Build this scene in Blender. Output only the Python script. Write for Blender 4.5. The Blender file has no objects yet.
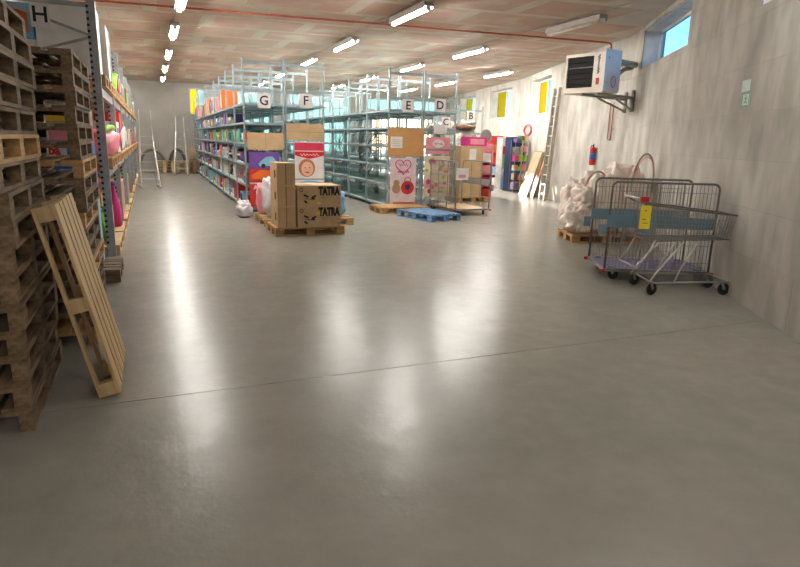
import bpy, bmesh, math, random
from mathutils import Matrix, Vector, noise
random.seed(7)
scene = bpy.context.scene
COL = scene.collection
R = math.radians
# ------------------------------------------------------------------ camera, sky, sun, exposure
cam_d = bpy.data.cameras.new('camera')
cam_d.sensor_width = 36.0
cam_d.lens = 593.0 / 800.0 * 36.0
cam_d.clip_start = 0.05
cam_d.clip_end = 300
cam = bpy.data.objects.new('camera', cam_d)
COL.objects.link(cam)
right = Vector((0.92497965, -0.37917503, 0.02527721))
up = Vector((0.06557615, 0.22478041, 0.97220036))
fwd = Vector((0.37431593, 0.89760797, -0.23278215))
m = Matrix((right, up, -fwd)).transposed().to_4x4()
m.translation = Vector((0, 0, 1.6))
cam.matrix_world = m
scene.camera = cam

world = bpy.data.worlds.new('sky')
scene.world = world
world.use_nodes = True
wn = world.node_tree
sky = wn.nodes.new('ShaderNodeTexSky')
sky.sky_type = 'NISHITA'
sky.sun_disc = False
sky.sun_elevation = R(30)
sky.sun_rotation = R(0)
sky.air_density = 1.0
sky.dust_density = 0.6
wn.nodes['Background'].inputs['Strength'].default_value = 0.36
wn.links.new(sky.outputs['Color'], wn.nodes['Background'].inputs['Color'])

sun_d = bpy.data.lights.new('sun', 'SUN')
sun_d.energy = 28.0
sun_d.angle = R(0.6)
sun_d.color = (1.0, 0.95, 0.86)
sun = bpy.data.objects.new('sun', sun_d)
COL.objects.link(sun)
sun.location = (12, 45, 12)
sun.rotation_euler = Vector((-0.05, -1.0, -0.155)).to_track_quat('-Z', 'Y').to_euler()

scene.view_settings.view_transform = 'Standard'
scene.view_settings.look = 'None'
scene.view_settings.gamma = 1.0
scene.view_settings.use_curve_mapping = False
scene.view_settings.exposure = 0.0
TUBE_POWER = 275.0
FILL_TUBE_POWER = 125.0  # strength of the added out-of-view fill tubes
scene.cycles.diffuse_bounces = 8
scene.cycles.max_bounces = 14
scene.cycles.sample_clamp_indirect = 8.0


# ------------------------------------------------------------------ materials
def lin(c):
    if isinstance(c, str):
        c = [int(c[i:i + 2], 16) for i in (0, 2, 4)]
    return tuple(((v / 255) / 12.92 if v / 255 <= 0.04045 else ((v / 255 + 0.055) / 1.055) ** 2.4) for v in c) + (1.0,)


MATS = {}


def pm(name, c1, c2=None, scale=6.0, rough=0.6, metal=0.0, bump=0.0, stretch=(1, 1, 1), coords='Object', vary=0.0,
       detail=4.0, rough2=None, bscale=None, lo=0.35, hi=0.65, spec=0.5):
    """procedural principled material: two tones mixed by noise, per-object value shift, optional bump"""
    if name in MATS:
        return MATS[name]
    mt = bpy.data.materials.new(name)
    mt.use_nodes = True
    nt = mt.node_tree
    b = nt.nodes['Principled BSDF']
    b.inputs['Roughness'].default_value = rough
    b.inputs['Metallic'].default_value = metal
    b.inputs['Specular IOR Level'].default_value = spec
    c1 = lin(c1)
    c2 = lin(c2) if c2 else tuple(v * 0.82 for v in c1[:3]) + (1,)
    if coords == 'World':
        geo = nt.nodes.new('ShaderNodeNewGeometry')
        src = geo.outputs['Position']
    else:
        tc = nt.nodes.new('ShaderNodeTexCoord')
        src = tc.outputs[coords]
    mp = nt.nodes.new('ShaderNodeMapping')
    mp.inputs['Scale'].default_value = stretch
    nt.links.new(src, mp.inputs['Vector'])
    nz = nt.nodes.new('ShaderNodeTexNoise')
    nz.inputs['Scale'].default_value = scale
    nz.inputs['Detail'].default_value = detail
    nt.links.new(mp.outputs['Vector'], nz.inputs['Vector'])
    rp = nt.nodes.new('ShaderNodeValToRGB')
    rp.color_ramp.elements[0].position = lo
    rp.color_ramp.elements[1].position = hi
    rp.color_ramp.elements[0].color = c1
    rp.color_ramp.elements[1].color = c2
    nt.links.new(nz.outputs['Fac'], rp.inputs['Fac'])
    out = rp.outputs['Color']
    if vary:
        oi = nt.nodes.new('ShaderNodeObjectInfo')
        mr = nt.nodes.new('ShaderNodeMapRange')
        mr.inputs['To Min'].default_value = 1.0 - vary
        mr.inputs['To Max'].default_value = 1.0 + vary * 0.7
        nt.links.new(oi.outputs['Random'], mr.inputs['Value'])
        hs = nt.nodes.new('ShaderNodeHueSaturation')
        nt.links.new(mr.outputs['Result'], hs.inputs['Value'])
        nt.links.new(out, hs.inputs['Color'])
        out = hs.outputs['Color']
    nt.links.new(out, b.inputs['Base Color'])
    if rough2 is not None:
        mr2 = nt.nodes.new('ShaderNodeMapRange')
        mr2.inputs['From Min'].default_value = 0.3
        mr2.inputs['From Max'].default_value = 0.7
        mr2.inputs['To Min'].default_value = rough
        mr2.inputs['To Max'].default_value = rough2
        nt.links.new(nz.outputs['Fac'], mr2.inputs['Value'])
        nt.links.new(mr2.outputs['Result'], b.inputs['Roughness'])
    if bump:
        bp = nt.nodes.new('ShaderNodeBump')
        bp.inputs['Strength'].default_value = bump
        bp.inputs['Distance'].default_value = 0.02
        src2 = nz
        if bscale:
            src2 = nt.nodes.new('ShaderNodeTexNoise')
            src2.inputs['Scale'].default_value = bscale
            src2.inputs['Detail'].default_value = 3
            nt.links.new(mp.outputs['Vector'], src2.inputs['Vector'])
        nt.links.new(src2.outputs['Fac'], bp.inputs['Height'])
        nt.links.new(bp.outputs['Normal'], b.inputs['Normal'])
    MATS[name] = mt
    return mt


def emit(name, c, s):
    mt = bpy.data.materials.new(name)
    mt.use_nodes = True
    nt = mt.node_tree
    nt.nodes.clear()
    e = nt.nodes.new('ShaderNodeEmission')
    e.inputs['Color'].default_value = c
    e.inputs['Strength'].default_value = s
    o = nt.nodes.new('ShaderNodeOutputMaterial')
    nt.links.new(e.outputs[0], o.inputs[0])
    MATS[name] = mt
    return mt


def glass(name, c, gloss=0.06, translucent=0.0):
    """thin pane: tinted see-through, a little gloss, optionally frosted (diffuse transmission)"""
    mt = bpy.data.materials.new(name)
    mt.use_nodes = True
    nt = mt.node_tree
    nt.nodes.clear()
    t = nt.nodes.new('ShaderNodeBsdfTransparent')
    t.inputs['Color'].default_value = lin(c)
    cur = t.outputs[0]
    if translucent:
        tr = nt.nodes.new('ShaderNodeBsdfTranslucent')
        tr.inputs['Color'].default_value = lin(c)
        mx = nt.nodes.new('ShaderNodeMixShader')
        mx.inputs['Fac'].default_value = translucent
        nt.links.new(cur, mx.inputs[1])
        nt.links.new(tr.outputs[0], mx.inputs[2])
        cur = mx.outputs[0]
    g = nt.nodes.new('ShaderNodeBsdfGlossy')
    g.inputs['Roughness'].default_value = 0.05
    mx = nt.nodes.new('ShaderNodeMixShader')
    mx.inputs['Fac'].default_value = gloss
    nt.links.new(cur, mx.inputs[1])
    nt.links.new(g.outputs[0], mx.inputs[2])
    o = nt.nodes.new('ShaderNodeOutputMaterial')
    nt.links.new(mx.outputs[0], o.inputs[0])
    MATS[name] = mt
    return mt


def floor_material():
    mt = bpy.data.materials.new('polished_concrete')
    mt.use_nodes = True
    nt = mt.node_tree
    L = nt.links.new
    b = nt.nodes['Principled BSDF']
    geo = nt.nodes.new('ShaderNodeNewGeometry')

    def nz(scale, detail=5, rough=0.55):
        n = nt.nodes.new('ShaderNodeTexNoise')
        n.inputs['Scale'].default_value = scale
        n.inputs['Detail'].default_value = detail
        n.inputs['Roughness'].default_value = rough
        L(geo.outputs['Position'], n.inputs['Vector'])
        return n
    big, mid, fine = nz(0.5, 3, 0.45), nz(2.6, 7, 0.62), nz(22, 5)
    rp = nt.nodes.new('ShaderNodeValToRGB')
    e = rp.color_ramp.elements
    e[0].position, e[1].position = 0.25, 0.75
    e[0].color = lin((146, 146, 136))
    e[1].color = lin((156, 150, 141))
    L(big.outputs['Fac'], rp.inputs['Fac'])
    rp2 = nt.nodes.new('ShaderNodeValToRGB')
    e = rp2.color_ramp.elements
    e[0].position, e[1].position = 0.3, 0.7
    e[0].color = (0.86, 0.86, 0.86, 1)
    e[1].color = (1.0, 1.0, 1.0, 1)
    L(mid.outputs['Fac'], rp2.inputs['Fac'])
    mx = nt.nodes.new('ShaderNodeMix')
    mx.data_type = 'RGBA'
    mx.blend_type = 'MULTIPLY'
    mx.inputs[0].default_value = 1
    L(rp.outputs['Color'], mx.inputs[6])
    L(rp2.outputs['Color'], mx.inputs[7])
    L(mx.outputs[2], b.inputs['Base Color'])
    mr = nt.nodes.new('ShaderNodeMapRange')
    mr.inputs['From Min'].default_value, mr.inputs['From Max'].default_value = 0.35, 0.65
    mr.inputs['To Min'].default_value, mr.inputs['To Max'].default_value = 0.22, 0.36
    L(mid.outputs['Fac'], mr.inputs['Value'])
    b.inputs['Roughness'].default_value = 0.27
    sp = nt.nodes.new('ShaderNodeMapRange')
    sp.inputs['From Min'].default_value, sp.inputs['From Max'].default_value = 0.38, 0.62
    sp.inputs['To Min'].default_value, sp.inputs['To Max'].default_value = 0.12, 0.48
    scuff = nz(7.0, 8, 0.68)
    L(scuff.outputs['Fac'], sp.inputs['Value'])
    L(sp.outputs['Result'], b.inputs['Specular IOR Level'])
    bp = nt.nodes.new('ShaderNodeBump')
    bp.inputs['Strength'].default_value = 0.07
    bp.inputs['Distance'].default_value = 0.02
    L(fine.outputs['Fac'], bp.inputs['Height'])
    bp2 = nt.nodes.new('ShaderNodeBump')
    bp2.inputs['Strength'].default_value = 0.16
    bp2.inputs['Distance'].default_value = 0.03
    L(mid.outputs['Fac'], bp2.inputs['Height'])
    L(bp.outputs['Normal'], bp2.inputs['Normal'])
    L(bp2.outputs['Normal'], b.inputs['Normal'])
    return mt


MFLOOR = floor_material()
MJOINT = pm('dark_joint', (70, 66, 60), rough=0.9)
MBLOCK = pm('whitewashed_block', (172, 167, 158), (205, 200, 191), 1.5, 0.85, stretch=(1.7, 1.7, 0.8), coords='World', vary=0.05,
            detail=9, bump=0.3, lo=0.36, hi=0.64)
MMORTAR = pm('wall_mortar', (182, 175, 163), rough=0.9)
MGREYWALL = pm('grey_skimmed_wall', (176, 172, 166), (188, 184, 178), 1.3, 0.85, coords='World', detail=6)
MREVEAL = pm('white_reveal', (228, 228, 226), rough=0.7)
MSEAM = pm('white_plaster_seam', (202, 192, 176), (190, 180, 164), 2.0, 0.85, coords='World')
MBOARD = pm('pink_plasterboard', (190, 159, 143), (203, 190, 173), 1.1, 0.85, coords='World', detail=6, vary=0.03, lo=0.50, hi=0.66)
MSTEEL = pm('galvanised_steel', (160, 174, 179), (142, 157, 163), 5.0, 0.38, 0.25, vary=0.03)
MSHELF = pm('galvanised_shelf_daylit', (206, 226, 224), (192, 214, 214), 3.0, 0.34, 0.0)  # pale teal has the bluish daylight on the decks painted in
MRACK2 = pm('zinc_rack_steel', (164, 168, 170), (142, 147, 150), 8.0, 0.45, 0.3)
MCHROME = pm('dull_chrome', (170, 170, 166), (150, 150, 147), 8, 0.3, 0.85)
MALU = pm('aluminium', (205, 203, 198), (185, 183, 178), 8, 0.35, 0.6)
MALUDULL = pm('dusty_aluminium', (172, 165, 152), (150, 144, 132), 12, 0.5, 0.35)
MWOOD = pm('pallet_wood', (196, 160, 108), (164, 124, 78), 3.0, 0.75, stretch=(1, 9, 9), vary=0.16, bump=0.2)
MWOODOLD = pm('old_pallet_wood', (136, 114, 86), (92, 74, 54), 3.0, 0.8, stretch=(1, 9, 9), vary=0.22, bump=0.25)
MBLUEWOOD = pm('blue_painted_wood', (52, 104, 156), (120, 158, 190), 4.0, 0.6, stretch=(1, 7, 7), vary=0.1)
MPALE = pm('pale_new_wood', (206, 178, 132), (178, 148, 104), 3.0, 0.7, stretch=(1, 9, 9), vary=0.08)
MKRAFT = pm('kraft_cardboard', (200, 170, 130), (188, 158, 120), 5.0, 0.8, vary=0.05)
MKRAFT2 = pm('orange_kraft_cardboard', (200, 150, 94), (192, 142, 88), 5.0, 0.8, vary=0.03)
MTAPE = pm('brown_tape', (140, 108, 72), rough=0.35)
MBLACK = pm('black_print', (32, 28, 26), rough=0.7)
MRUBBER = pm('black_rubber', (30, 30, 30), rough=0.7)
MRED = pm('red_plastic', (190, 40, 36), (170, 30, 30), rough=0.35)
MYELLOW = pm('yellow_card', (238, 214, 50), (228, 202, 40), rough=0.6)
MWHITE = pm('white_board', (240, 237, 232), (230, 227, 222), rough=0.6)
MPAPER = pm('white_paper', (228, 224, 222), (216, 213, 212), rough=0.7)
MBLUEGREY = pm('bluegrey_panel', (112, 142, 154), (104, 132, 146), rough=0.5, scale=2)
MPURPLE = pm('purple_deck', (124, 112, 156), (112, 106, 140), 3.0, 0.55)
MBEIGE = pm('beige_deck', (206, 182, 148), (190, 166, 132), 3.0, 0.6)
MCOPPER = pm('red_copper_pipe', (176, 92, 64), (160, 78, 54), 10, 0.45, 0.2)
MHEATER = pm('cream_enamel', (222, 208, 192), (214, 200, 184), rough=0.4)
MHEATBLUE = pm('bluewhite_enamel', (200, 212, 226), (190, 203, 218), rough=0.35)
MDARK = pm('dark_recess', (26, 24, 22), rough=0.8)
MPLASTIC = pm('crinkled_wrap', (234, 224, 212), (222, 190, 178), 5.0, 0.3, bump=0.6, bscale=22, detail=6, lo=0.45, hi=0.7)
MPLASTIC2 = pm('white_plastic_bag', (232, 228, 230), (206, 204, 214), 5.0, 0.3, bump=0.8, bscale=16)
MHOOP = pm('beige_hoop', (176, 158, 138), rough=0.5)
MPINK = pm('pink_plastic', (236, 140, 150), (228, 124, 138), 3.0, 0.4)
MSILVER = pm('silver_foil_wrap', (196, 192, 180), (120, 116, 106), 9.0, 0.35, 0.3, bump=0.8, bscale=18)
MTUBE = emit('lit_tube', (1.0, 0.965, 0.90, 1), TUBE_POWER)
MFILLTUBE = emit('fill_tube', (1.0, 0.97, 0.92, 1), FILL_TUBE_POWER)  # glow for the fill tubes added to light the foreground
MOFFTUBE = pm('unlit_diffuser', (206, 198, 186), rough=0.4)
MHOUSING = pm('grey_housing', (170, 160, 150), rough=0.5)
GCLEAR = glass('clear_pane', (196, 226, 244))
GFROST = glass('frosted_pane', (140, 168, 168), 0.05, 1.0)
GYFROST = glass('yellow_frosted_pane', (190, 160, 40), 0.05, 1.0)
GYELLOW = glass('yellow_pane', (255, 222, 40), 0.05, 0.5)
GLIME = glass('lime_pane', (214, 200, 52), 0.05, 0.5)
GGREEN = glass('green_pane', (206, 204, 80), 0.05, 0.5)
COLOURS = {}


def colour(nm, rgb, rough=0.5):
    COLOURS[nm] = pm('toy_' + nm.replace(' ', '_'), rgb, tuple(int(v * 0.9) for v in rgb), 4.0, rough)
    return COLOURS[nm]


for nm, rgb in {'red': (200, 48, 44), 'pink': (236, 150, 164), 'orange': (232, 116, 40), 'yellow': (236, 200, 60), 'lime green': (150, 214, 60),
                'dark green': (60, 110, 62), 'teal': (60, 160, 160), 'blue': (44, 110, 190), 'navy': (40, 52, 96), 'purple': (116, 76, 160),
                'magenta': (206, 40, 130), 'white': (226, 222, 218), 'black': (44, 42, 44), 'grey': (140, 138, 136), 'tan': (190, 158, 116),
                'cream': (226, 210, 184), 'sky blue': (130, 190, 226), 'brown': (120, 84, 56)}.items():
    colour(nm, rgb)


# ------------------------------------------------------------------ mesh helpers
class MB:
    def __init__(s):
        s.v, s.f = [], []

    def add(s, vs, fs, M=None):
        n = len(s.v)
        s.v += [tuple(M @ Vector(p)) if M else tuple(p) for p in vs]
        s.f += [tuple(i + n for i in f) for f in fs]
        return s

    def bx(s, x0, x1, y0, y1, z0, z1, M=None):
        vs = [(x0, y0, z0), (x1, y0, z0), (x1, y1, z0), (x0, y1, z0), (x0, y0, z1), (x1, y0, z1), (x1, y1, z1), (x0, y1, z1)]
        fs = [(0, 3, 2, 1), (4, 5, 6, 7), (0, 1, 5, 4), (1, 2, 6, 5), (2, 3, 7, 6), (3, 0, 4, 7)]
        return s.add(vs, fs, M)

    def bar(s, p, q, w, h):
        """square bar from p to q"""
        p, q = Vector(p), Vector(q)
        d = (q - p)
        Ln = d.length
        M = d.to_track_quat('X', 'Z').to_matrix().to_4x4()
        M.translation = p
        return s.bx(0, Ln, -w / 2, w / 2, -h / 2, h / 2, M)

    def tube(s, pts, r, n=6, closed=False):
        pts = [Vector(p) for p in pts]
        k = len(pts)
        rings = []
        prev = None
        for i in range(k):
            a = pts[(i - 1) % k] if (closed or i > 0) else pts[i]
            c = pts[(i + 1) % k] if (closed or i < k - 1) else pts[i]
            d = (c - a).normalized()
            if prev is None:
                u = d.orthogonal().normalized()
            else:
                u = (prev - d * prev.dot(d)).normalized()
            prev = u
            w = d.cross(u)
            rings.append([pts[i] + (u * math.cos(t) + w * math.sin(t)) * r for t in (2 * math.pi * j / n for j in range(n))])
        vs = [p for rg in rings for p in rg]
        fs = []
        for i in range(k if closed else k - 1):
            for j in range(n):
                a, b = i * n + j, i * n + (j + 1) % n
                c, d = ((i + 1) % k) * n + (j + 1) % n, ((i + 1) % k) * n + j
                fs.append((a, b, c, d))
        if not closed:
            fs.append(tuple(range(n - 1, -1, -1)))
            fs.append(tuple((k - 1) * n + j for j in range(n)))
        return s.add(vs, fs)

    def lathe(s, prof, n=16, M=None):
        vs, fs = [], []
        k = len(prof)
        for r, z in prof:
            for j in range(n):
                t = 2 * math.pi * j / n
                vs.append((r * math.cos(t), r * math.sin(t), z))
        for i in range(k - 1):
            for j in range(n):
                fs.append((i * n + j, i * n + (j + 1) % n, (i + 1) * n + (j + 1) % n, (i + 1) * n + j))
        fs.append(tuple(range(n - 1, -1, -1)))
        fs.append(tuple((k - 1) * n + j for j in range(n)))
        return s.add(vs, fs, M)

    def prism(s, poly, z0, z1, M=None):
        n = len(poly)
        vs = [(x, y, z0) for x, y in poly] + [(x, y, z1) for x, y in poly]
        fs = [tuple(range(n - 1, -1, -1)), tuple(range(n, 2 * n))] + [(i, (i + 1) % n, n + (i + 1) % n, n + i) for i in range(n)]
        return s.add(vs, fs, M)

    def mesh(s, name, mat, smooth=False):
        me = bpy.data.meshes.new(name)
        me.from_pydata(s.v, [], s.f)
        me.update()
        if mat:
            me.materials.append(mat)
        if smooth:
            me.polygons.foreach_set('use_smooth', [True] * len(me.polygons))
        return me


def bxm(name, mat, *a):
    return MB().bx(*a).mesh(name, mat)


def put(name, me, parent=None, loc=(0, 0, 0), rot=(0, 0, 0), label=None, kind=None):
    o = bpy.data.objects.new(name, me)
    COL.objects.link(o)
    o.location = loc
    o.rotation_euler = rot
    if parent:
        o.parent = parent
    if label:
        o['label'] = label
    if kind:
        o['kind'] = kind
    return o


def thing(name, label, cat, loc=(0, 0, 0), rotz=0.0, group=None):
    o = bpy.data.objects.new(name, None)
    COL.objects.link(o)
    o.empty_display_size = 0.1
    o.location = loc
    o.rotation_euler = (0, 0, rotz)
    o['label'] = label
    o['category'] = cat
    if group:
        o['group'] = group
    return o


def tag(o, label, cat, group=None):
    o['label'] = label
    o['category'] = cat
    if group:
        o['group'] = group
    return o


def structure(o):
    o['kind'] = 'structure'
    return o


def dup(root, loc=None, rot=None, label=None, group=None):
    r = root.copy()
    COL.objects.link(r)
    if loc is not None:
        r.location = loc
    if rot is not None:
        r.rotation_euler = rot if hasattr(rot, '__len__') else (0, 0, rot)
    if label:
        r['label'] = label
    if group:
        r['group'] = group
    for ch in list(root.children):
        c = ch.copy()
        COL.objects.link(c)
        c.parent = r
        for g in list(ch.children):
            d = g.copy()
            COL.objects.link(d)
            d.parent = c
    return r


def text(body, size, mat, parent, loc, rot, bold=0.0, sx=1.0, name='lettering', depth=0.001, fit=None):
    cu = bpy.data.curves.new('lettering', 'FONT')
    cu.body = body
    cu.size = size
    cu.extrude = depth
    cu.offset = bold
    cu.align_x = 'CENTER'
    cu.align_y = 'CENTER'
    cu.resolution_u = 3
    t = bpy.data.objects.new('tmp', cu)
    me = bpy.data.meshes.new_from_object(t)
    bpy.data.objects.remove(t)
    me.materials.clear()
    me.materials.append(mat)
    o = put(name, me, parent, loc, rot)
    if fit:
        xs_ = [v.co.x for v in me.vertices]
        sx = fit / (max(xs_) - min(xs_))
    o.scale = (sx, 1, 1)
    return o


FRONT = (math.pi / 2, 0, 0)          # text / card standing up and facing -Y
NTH = ['lowest', 'second', 'third', 'fourth', 'fifth', 'sixth', 'seventh', 'eighth', 'ninth', 'tenth', 'eleventh', 'twelfth', 'thirteenth',
       'fourteenth', 'fifteenth', 'sixteenth', 'seventeenth', 'eighteenth']
ORD = ['first'] + NTH[1:]


def lump(rx, ry, rz, seed, amp=0.14, nu=22, nv=14, power=0.7, flat=True):
    """a sagging sack-like closed surface standing on z = 0"""
    mb = MB()
    vs, fs = [], []
    sg = lambda t: math.copysign(abs(t) ** power, t)
    for i in range(nv + 1):
        ph = -math.pi / 2 + math.pi * i / nv
        for j in range(nu):
            th = 2 * math.pi * j / nu
            x, y, z = sg(math.cos(ph)) * sg(math.cos(th)), sg(math.cos(ph)) * sg(math.sin(th)), sg(math.sin(ph))
            d = 1 + amp * noise.noise(Vector((x * 2.1 + seed * 3.7, y * 2.1, z * 2.1 + seed))) * 2 \
                + amp * 0.6 * noise.noise(Vector((x * 5.5, y * 5.5 + seed, z * 5.5)))
            vs.append((x * rx * d, y * ry * d, max(rz * (1 + z * (d if z > 0 else 1)), 0.0)))
    for i in range(nv):
        for j in range(nu):
            fs.append((i * nu + j, i * nu + (j + 1) % nu, (i + 1) * nu + (j + 1) % nu, (i + 1) * nu + j))
    fs.append(tuple(range(nu - 1, -1, -1)))
    fs.append(tuple(nv * nu + j for j in range(nu)))
    return mb.add(vs, fs)


def squiggle(parent, mat, cx, cz, w, hgt, y, waves=5, r=.006, name='script_mark', axis='x', rot=None):
    """illegible script line drawn as a wavy stroke on a card facing -Y"""
    pts = []
    n = waves * 6
    for k in range(n + 1):
        f = k / n
        a = cx - w / 2 + w * f
        b = cz + hgt / 2 * math.sin(f * waves * 2 * math.pi) * (0.6 + 0.4 * math.sin(f * 9))
        pts.append((a, y, b) if axis == 'x' else (b, y, a))
    return put(name, MB().tube(pts, r, 4).mesh(name, mat), parent, (0, 0, 0), rot or (0, 0, 0))


# ------------------------------------------------------------------ room shell
HC = 3.89
XL, YB, YF = -1.95, -13.0, 29.2
W0, W1, W2 = Vector((3.13, 0.0)), Vector((9.42, 10.3)), Vector((12.4, 18.8))
W3 = W2 + (Vector((14.4, 28.5)) - W2) * ((YF - 18.8) / 9.7)


def wall_x(y):
    for a, b in ((W0, W1), (W1, W2), (W2, W3)):
        if a.y <= y <= b.y:
            return a.x + (b.x - a.x) * (y - a.y) / (b.y - a.y)
    return W0.x if y < 0 else W3.x


outline = [(XL, YB), (W0.x, YB), tuple(W0), tuple(W1), tuple(W2), tuple(W3), (XL, YF)]
floor = structure(put('floor', MB().prism(outline, -0.2, -0.014).mesh('floor', MJOINT)))
YJ = 3.75
xj = wall_x(YJ)
put('slab', MB().prism([(XL, YB), (W0.x, YB), tuple(W0), (xj, YJ - 0.004), (XL, YJ - 0.004)], -0.014, 0).mesh('slab', MFLOOR), floor)
put('slab', MB().prism([(XL, YJ + 0.004), (xj, YJ + 0.004), tuple(W1), tuple(W2), tuple(W3), (XL, YF)], -0.014, 0).mesh('slab', MFLOOR), floor)
ground = structure(put('ground', MB().bx(-60, 90, -50, 120, -0.5, -0.25).mesh('ground', pm('pale_yard', (150, 146, 138), (130, 128, 120), 0.6, 0.9))))

ceiling = structure(put('ceiling', MB().prism([(XL - 0.4, YB - 0.4), (W0.x + 0.4, YB - 0.4), (W0.x + 0.45, 0), (W1.x + 0.4, W1.y), (W2.x + 0.4, W2.y),
                                               (W3.x + 0.4, YF + 0.4), (XL - 0.4, YF + 0.4)], HC, HC + 0.2).mesh('ceiling', MSEAM)))
SK = -0.104
bmesh_cache = {}


def in_room(x, y):
    return XL + 0.02 < x < wall_x(y) - 0.03 and YB < y < YF - 0.02


brow = 0
yy = -11.85
while yy < 33:
    xx = -2.6 + (0.9 if brow % 2 else 0.0) + (0.35 if brow % 3 == 0 else 0)
    while xx < 15:
        w = 1.72
        # boards run along the joists, which lie slightly askew to the hall
        for lo_, hi_ in ((0.0, w),):
            x0, x1 = max(xx, XL + 0.03), xx + w
            def P(x, y):
                return (x, y + SK * x)
            while x1 > x0 + 0.3 and not all(in_room(*P(x1, q)) for q in (yy, yy + 1.04)):
                x1 -= 0.1
            if x1 > x0 + 0.35 and all(in_room(*P(q, r)) for q in (x0, x1) for r in (yy, yy + 1.04)):
                poly = [P(x0, yy), P(x1, yy), P(x1, yy + 1.04), P(x0, yy + 1.04)]
                put('plasterboard', MB().prism(poly, HC - 0.004, HC).mesh('plasterboard', MBOARD), ceiling)
        xx += w + 0.26
    yy += 1.25
    brow += 1


def window_unit(n, origin, u, nrm, s0, s1, z0, z1, panel=None, mull=(0.5,), pane_mat=None, depth=0.30, reveal=True, rails=()):
    """window n in a wall: origin+u*s along the wall, nrm outwards"""
    ang = math.atan2(u.y, u.x)
    o = structure(put('window_%d' % n, None))
    o.location = (origin.x + u.x * s0, origin.y + u.y * s0, 0)
    o.rotation_euler = (0, 0, ang)
    # local: x along the wall, -y outwards (nrm is to the right of u)
    L = s1 - s0
    t = 0.06
    fr = MB().bx(0, L, -depth - .05, -depth, z0, z0 + t).bx(0, L, -depth - .05, -depth, z1 - t, z1)
    fr.bx(0, t, -depth - .05, -depth, z0 + t, z1 - t).bx(L - t, L, -depth - .05, -depth, z0 + t, z1 - t)
    put('window_frame', fr.mesh('window_frame', MWHITE), o)
    xs = [0] + [f * L for f in mull] + [L]
    for f in mull:
        put('mullion', bxm('mullion', MWHITE, f * L - .035, f * L + .035, -depth - .05, -depth, z0 + t, z1 - t), o)
    for zr in rails:
        put('glazing_bar', bxm('glazing_bar', MWHITE, t, L - t, -depth - .045, -depth - .005, zr - .025, zr + .025), o)
    for i in range(len(xs) - 1):
        a, b = xs[i] + (.06 if i == 0 else .035), xs[i + 1] - (.06 if i == len(xs) - 2 else .035)
        last = (i == len(xs) - 2)
        mt = panel if (panel and last) else (pane_mat or GCLEAR)
        put('pane', bxm('pane', mt, a, b, -depth - .03, -depth - .02, z0 + t, z1 - t), o)
    if reveal:
        rv = MB().bx(0, L, -depth, -.021, z0, z0 + .012).bx(0, L, -depth, -.021, z1 - .012, z1)
        rv.bx(0, .012, -depth, -.021, z0 + .012, z1 - .012).bx(L - .012, L, -depth, -.021, z0 + .012, z1 - .012)
        put('reveal', rv.mesh('reveal', MREVEAL), o)
    return o


def facet(name, P_, Q_, wins, bl=1.0, bh=0.5, thick=0.4, block_mat=MBLOCK, blocks=True):
    d = Q_ - P_
    Ln = d.length
    ang = math.atan2(d.y, d.x)
    hole = [(a, b, c, e) for a, b, c, e in wins]
    base = MB()
    y1 = -0.005 if blocks else 0.0
    cuts = sorted({0.0, Ln} | {v for h in hole for v in h[:2]})
    for a, b in zip(cuts, cuts[1:]):
        mid = (a + b) / 2
        zs = [0.0]
        for h in hole:
            if h[0] < mid < h[1]:
                zs += [h[2], h[3]]
        zs.append(HC)
        zs = sorted(zs)
        for k in range(0, len(zs), 2):
            if zs[k + 1] > zs[k]:
                base.bx(a, b, -thick, y1, zs[k], zs[k + 1])
    o = structure(put(name, base.mesh(name, MMORTAR if blocks else block_mat), None, (P_.x, P_.y, 0), (0, 0, ang)))
    if not blocks:
        return o
    g = 0.002
    rows = int(math.ceil(HC / bh))
    for r in range(rows):
        z0, z1 = r * bh, min((r + 1) * bh, HC - 0.006)
        s = -(bl / 2 if r % 2 else 0.0)
        while s < Ln:
            a, b = max(s, 0), min(s + bl, Ln)
            s += bl
            rects = [(a, b, z0, z1)]
            for h in hole:
                nr = []
                for (p, q, c, e) in rects:
                    if q <= h[0] or p >= h[1] or e <= h[2] or c >= h[3]:
                        nr.append((p, q, c, e))
                        continue
                    if p < h[0]:
                        nr.append((p, h[0], c, e))
                    if q > h[1]:
                        nr.append((h[1], q, c, e))
                    pp, qq = max(p, h[0]), min(q, h[1])
                    if c < h[2]:
                        nr.append((pp, qq, c, h[2]))
                    if e > h[3]:
                        nr.append((pp, qq, h[3], e))
                rects = nr
            for (p, q, c, e) in rects:
                if q - p > .03 and e - c > .03:
                    put('block', bxm('block', block_mat, p + g, q - g, -0.0049, random.uniform(-.001, .001), c + g, e - g), o)
    return o


U = [(W1 - W0).normalized(), (W2 - W1).normalized(), (W3 - W2).normalized()]
wA = [(8.26, 11.23, 3.10, 3.80), (2.75, 5.71, 3.10, 3.80)]
wB = [(5.68, 8.06, 2.58, 3.70)]
wC = [(1.12, 3.57, 2.60, 3.70), (5.61, 8.06, 2.60, 3.70)]
facet('wall_right', W0, W1, wA)
facet('wall_right_middle', W1, W2, wB)
facet('wall_right_far', W2, W3, wC)
for k, (org, u, w, pan, mu) in enumerate([(W0, U[0], wA[0], None, (0.32,)), (W0, U[0], wA[1], None, (0.32,)), (W1, U[1], wB[0], GYELLOW, (0.58,)),
                                          (W2, U[2], wC[0], GLIME, (0.56,)), (W2, U[2], wC[1], GGREEN, (0.56,))]):
    window_unit(k + 1, org, u, Vector((u.y, -u.x)), *w, panel=pan, mull=mu)
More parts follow.
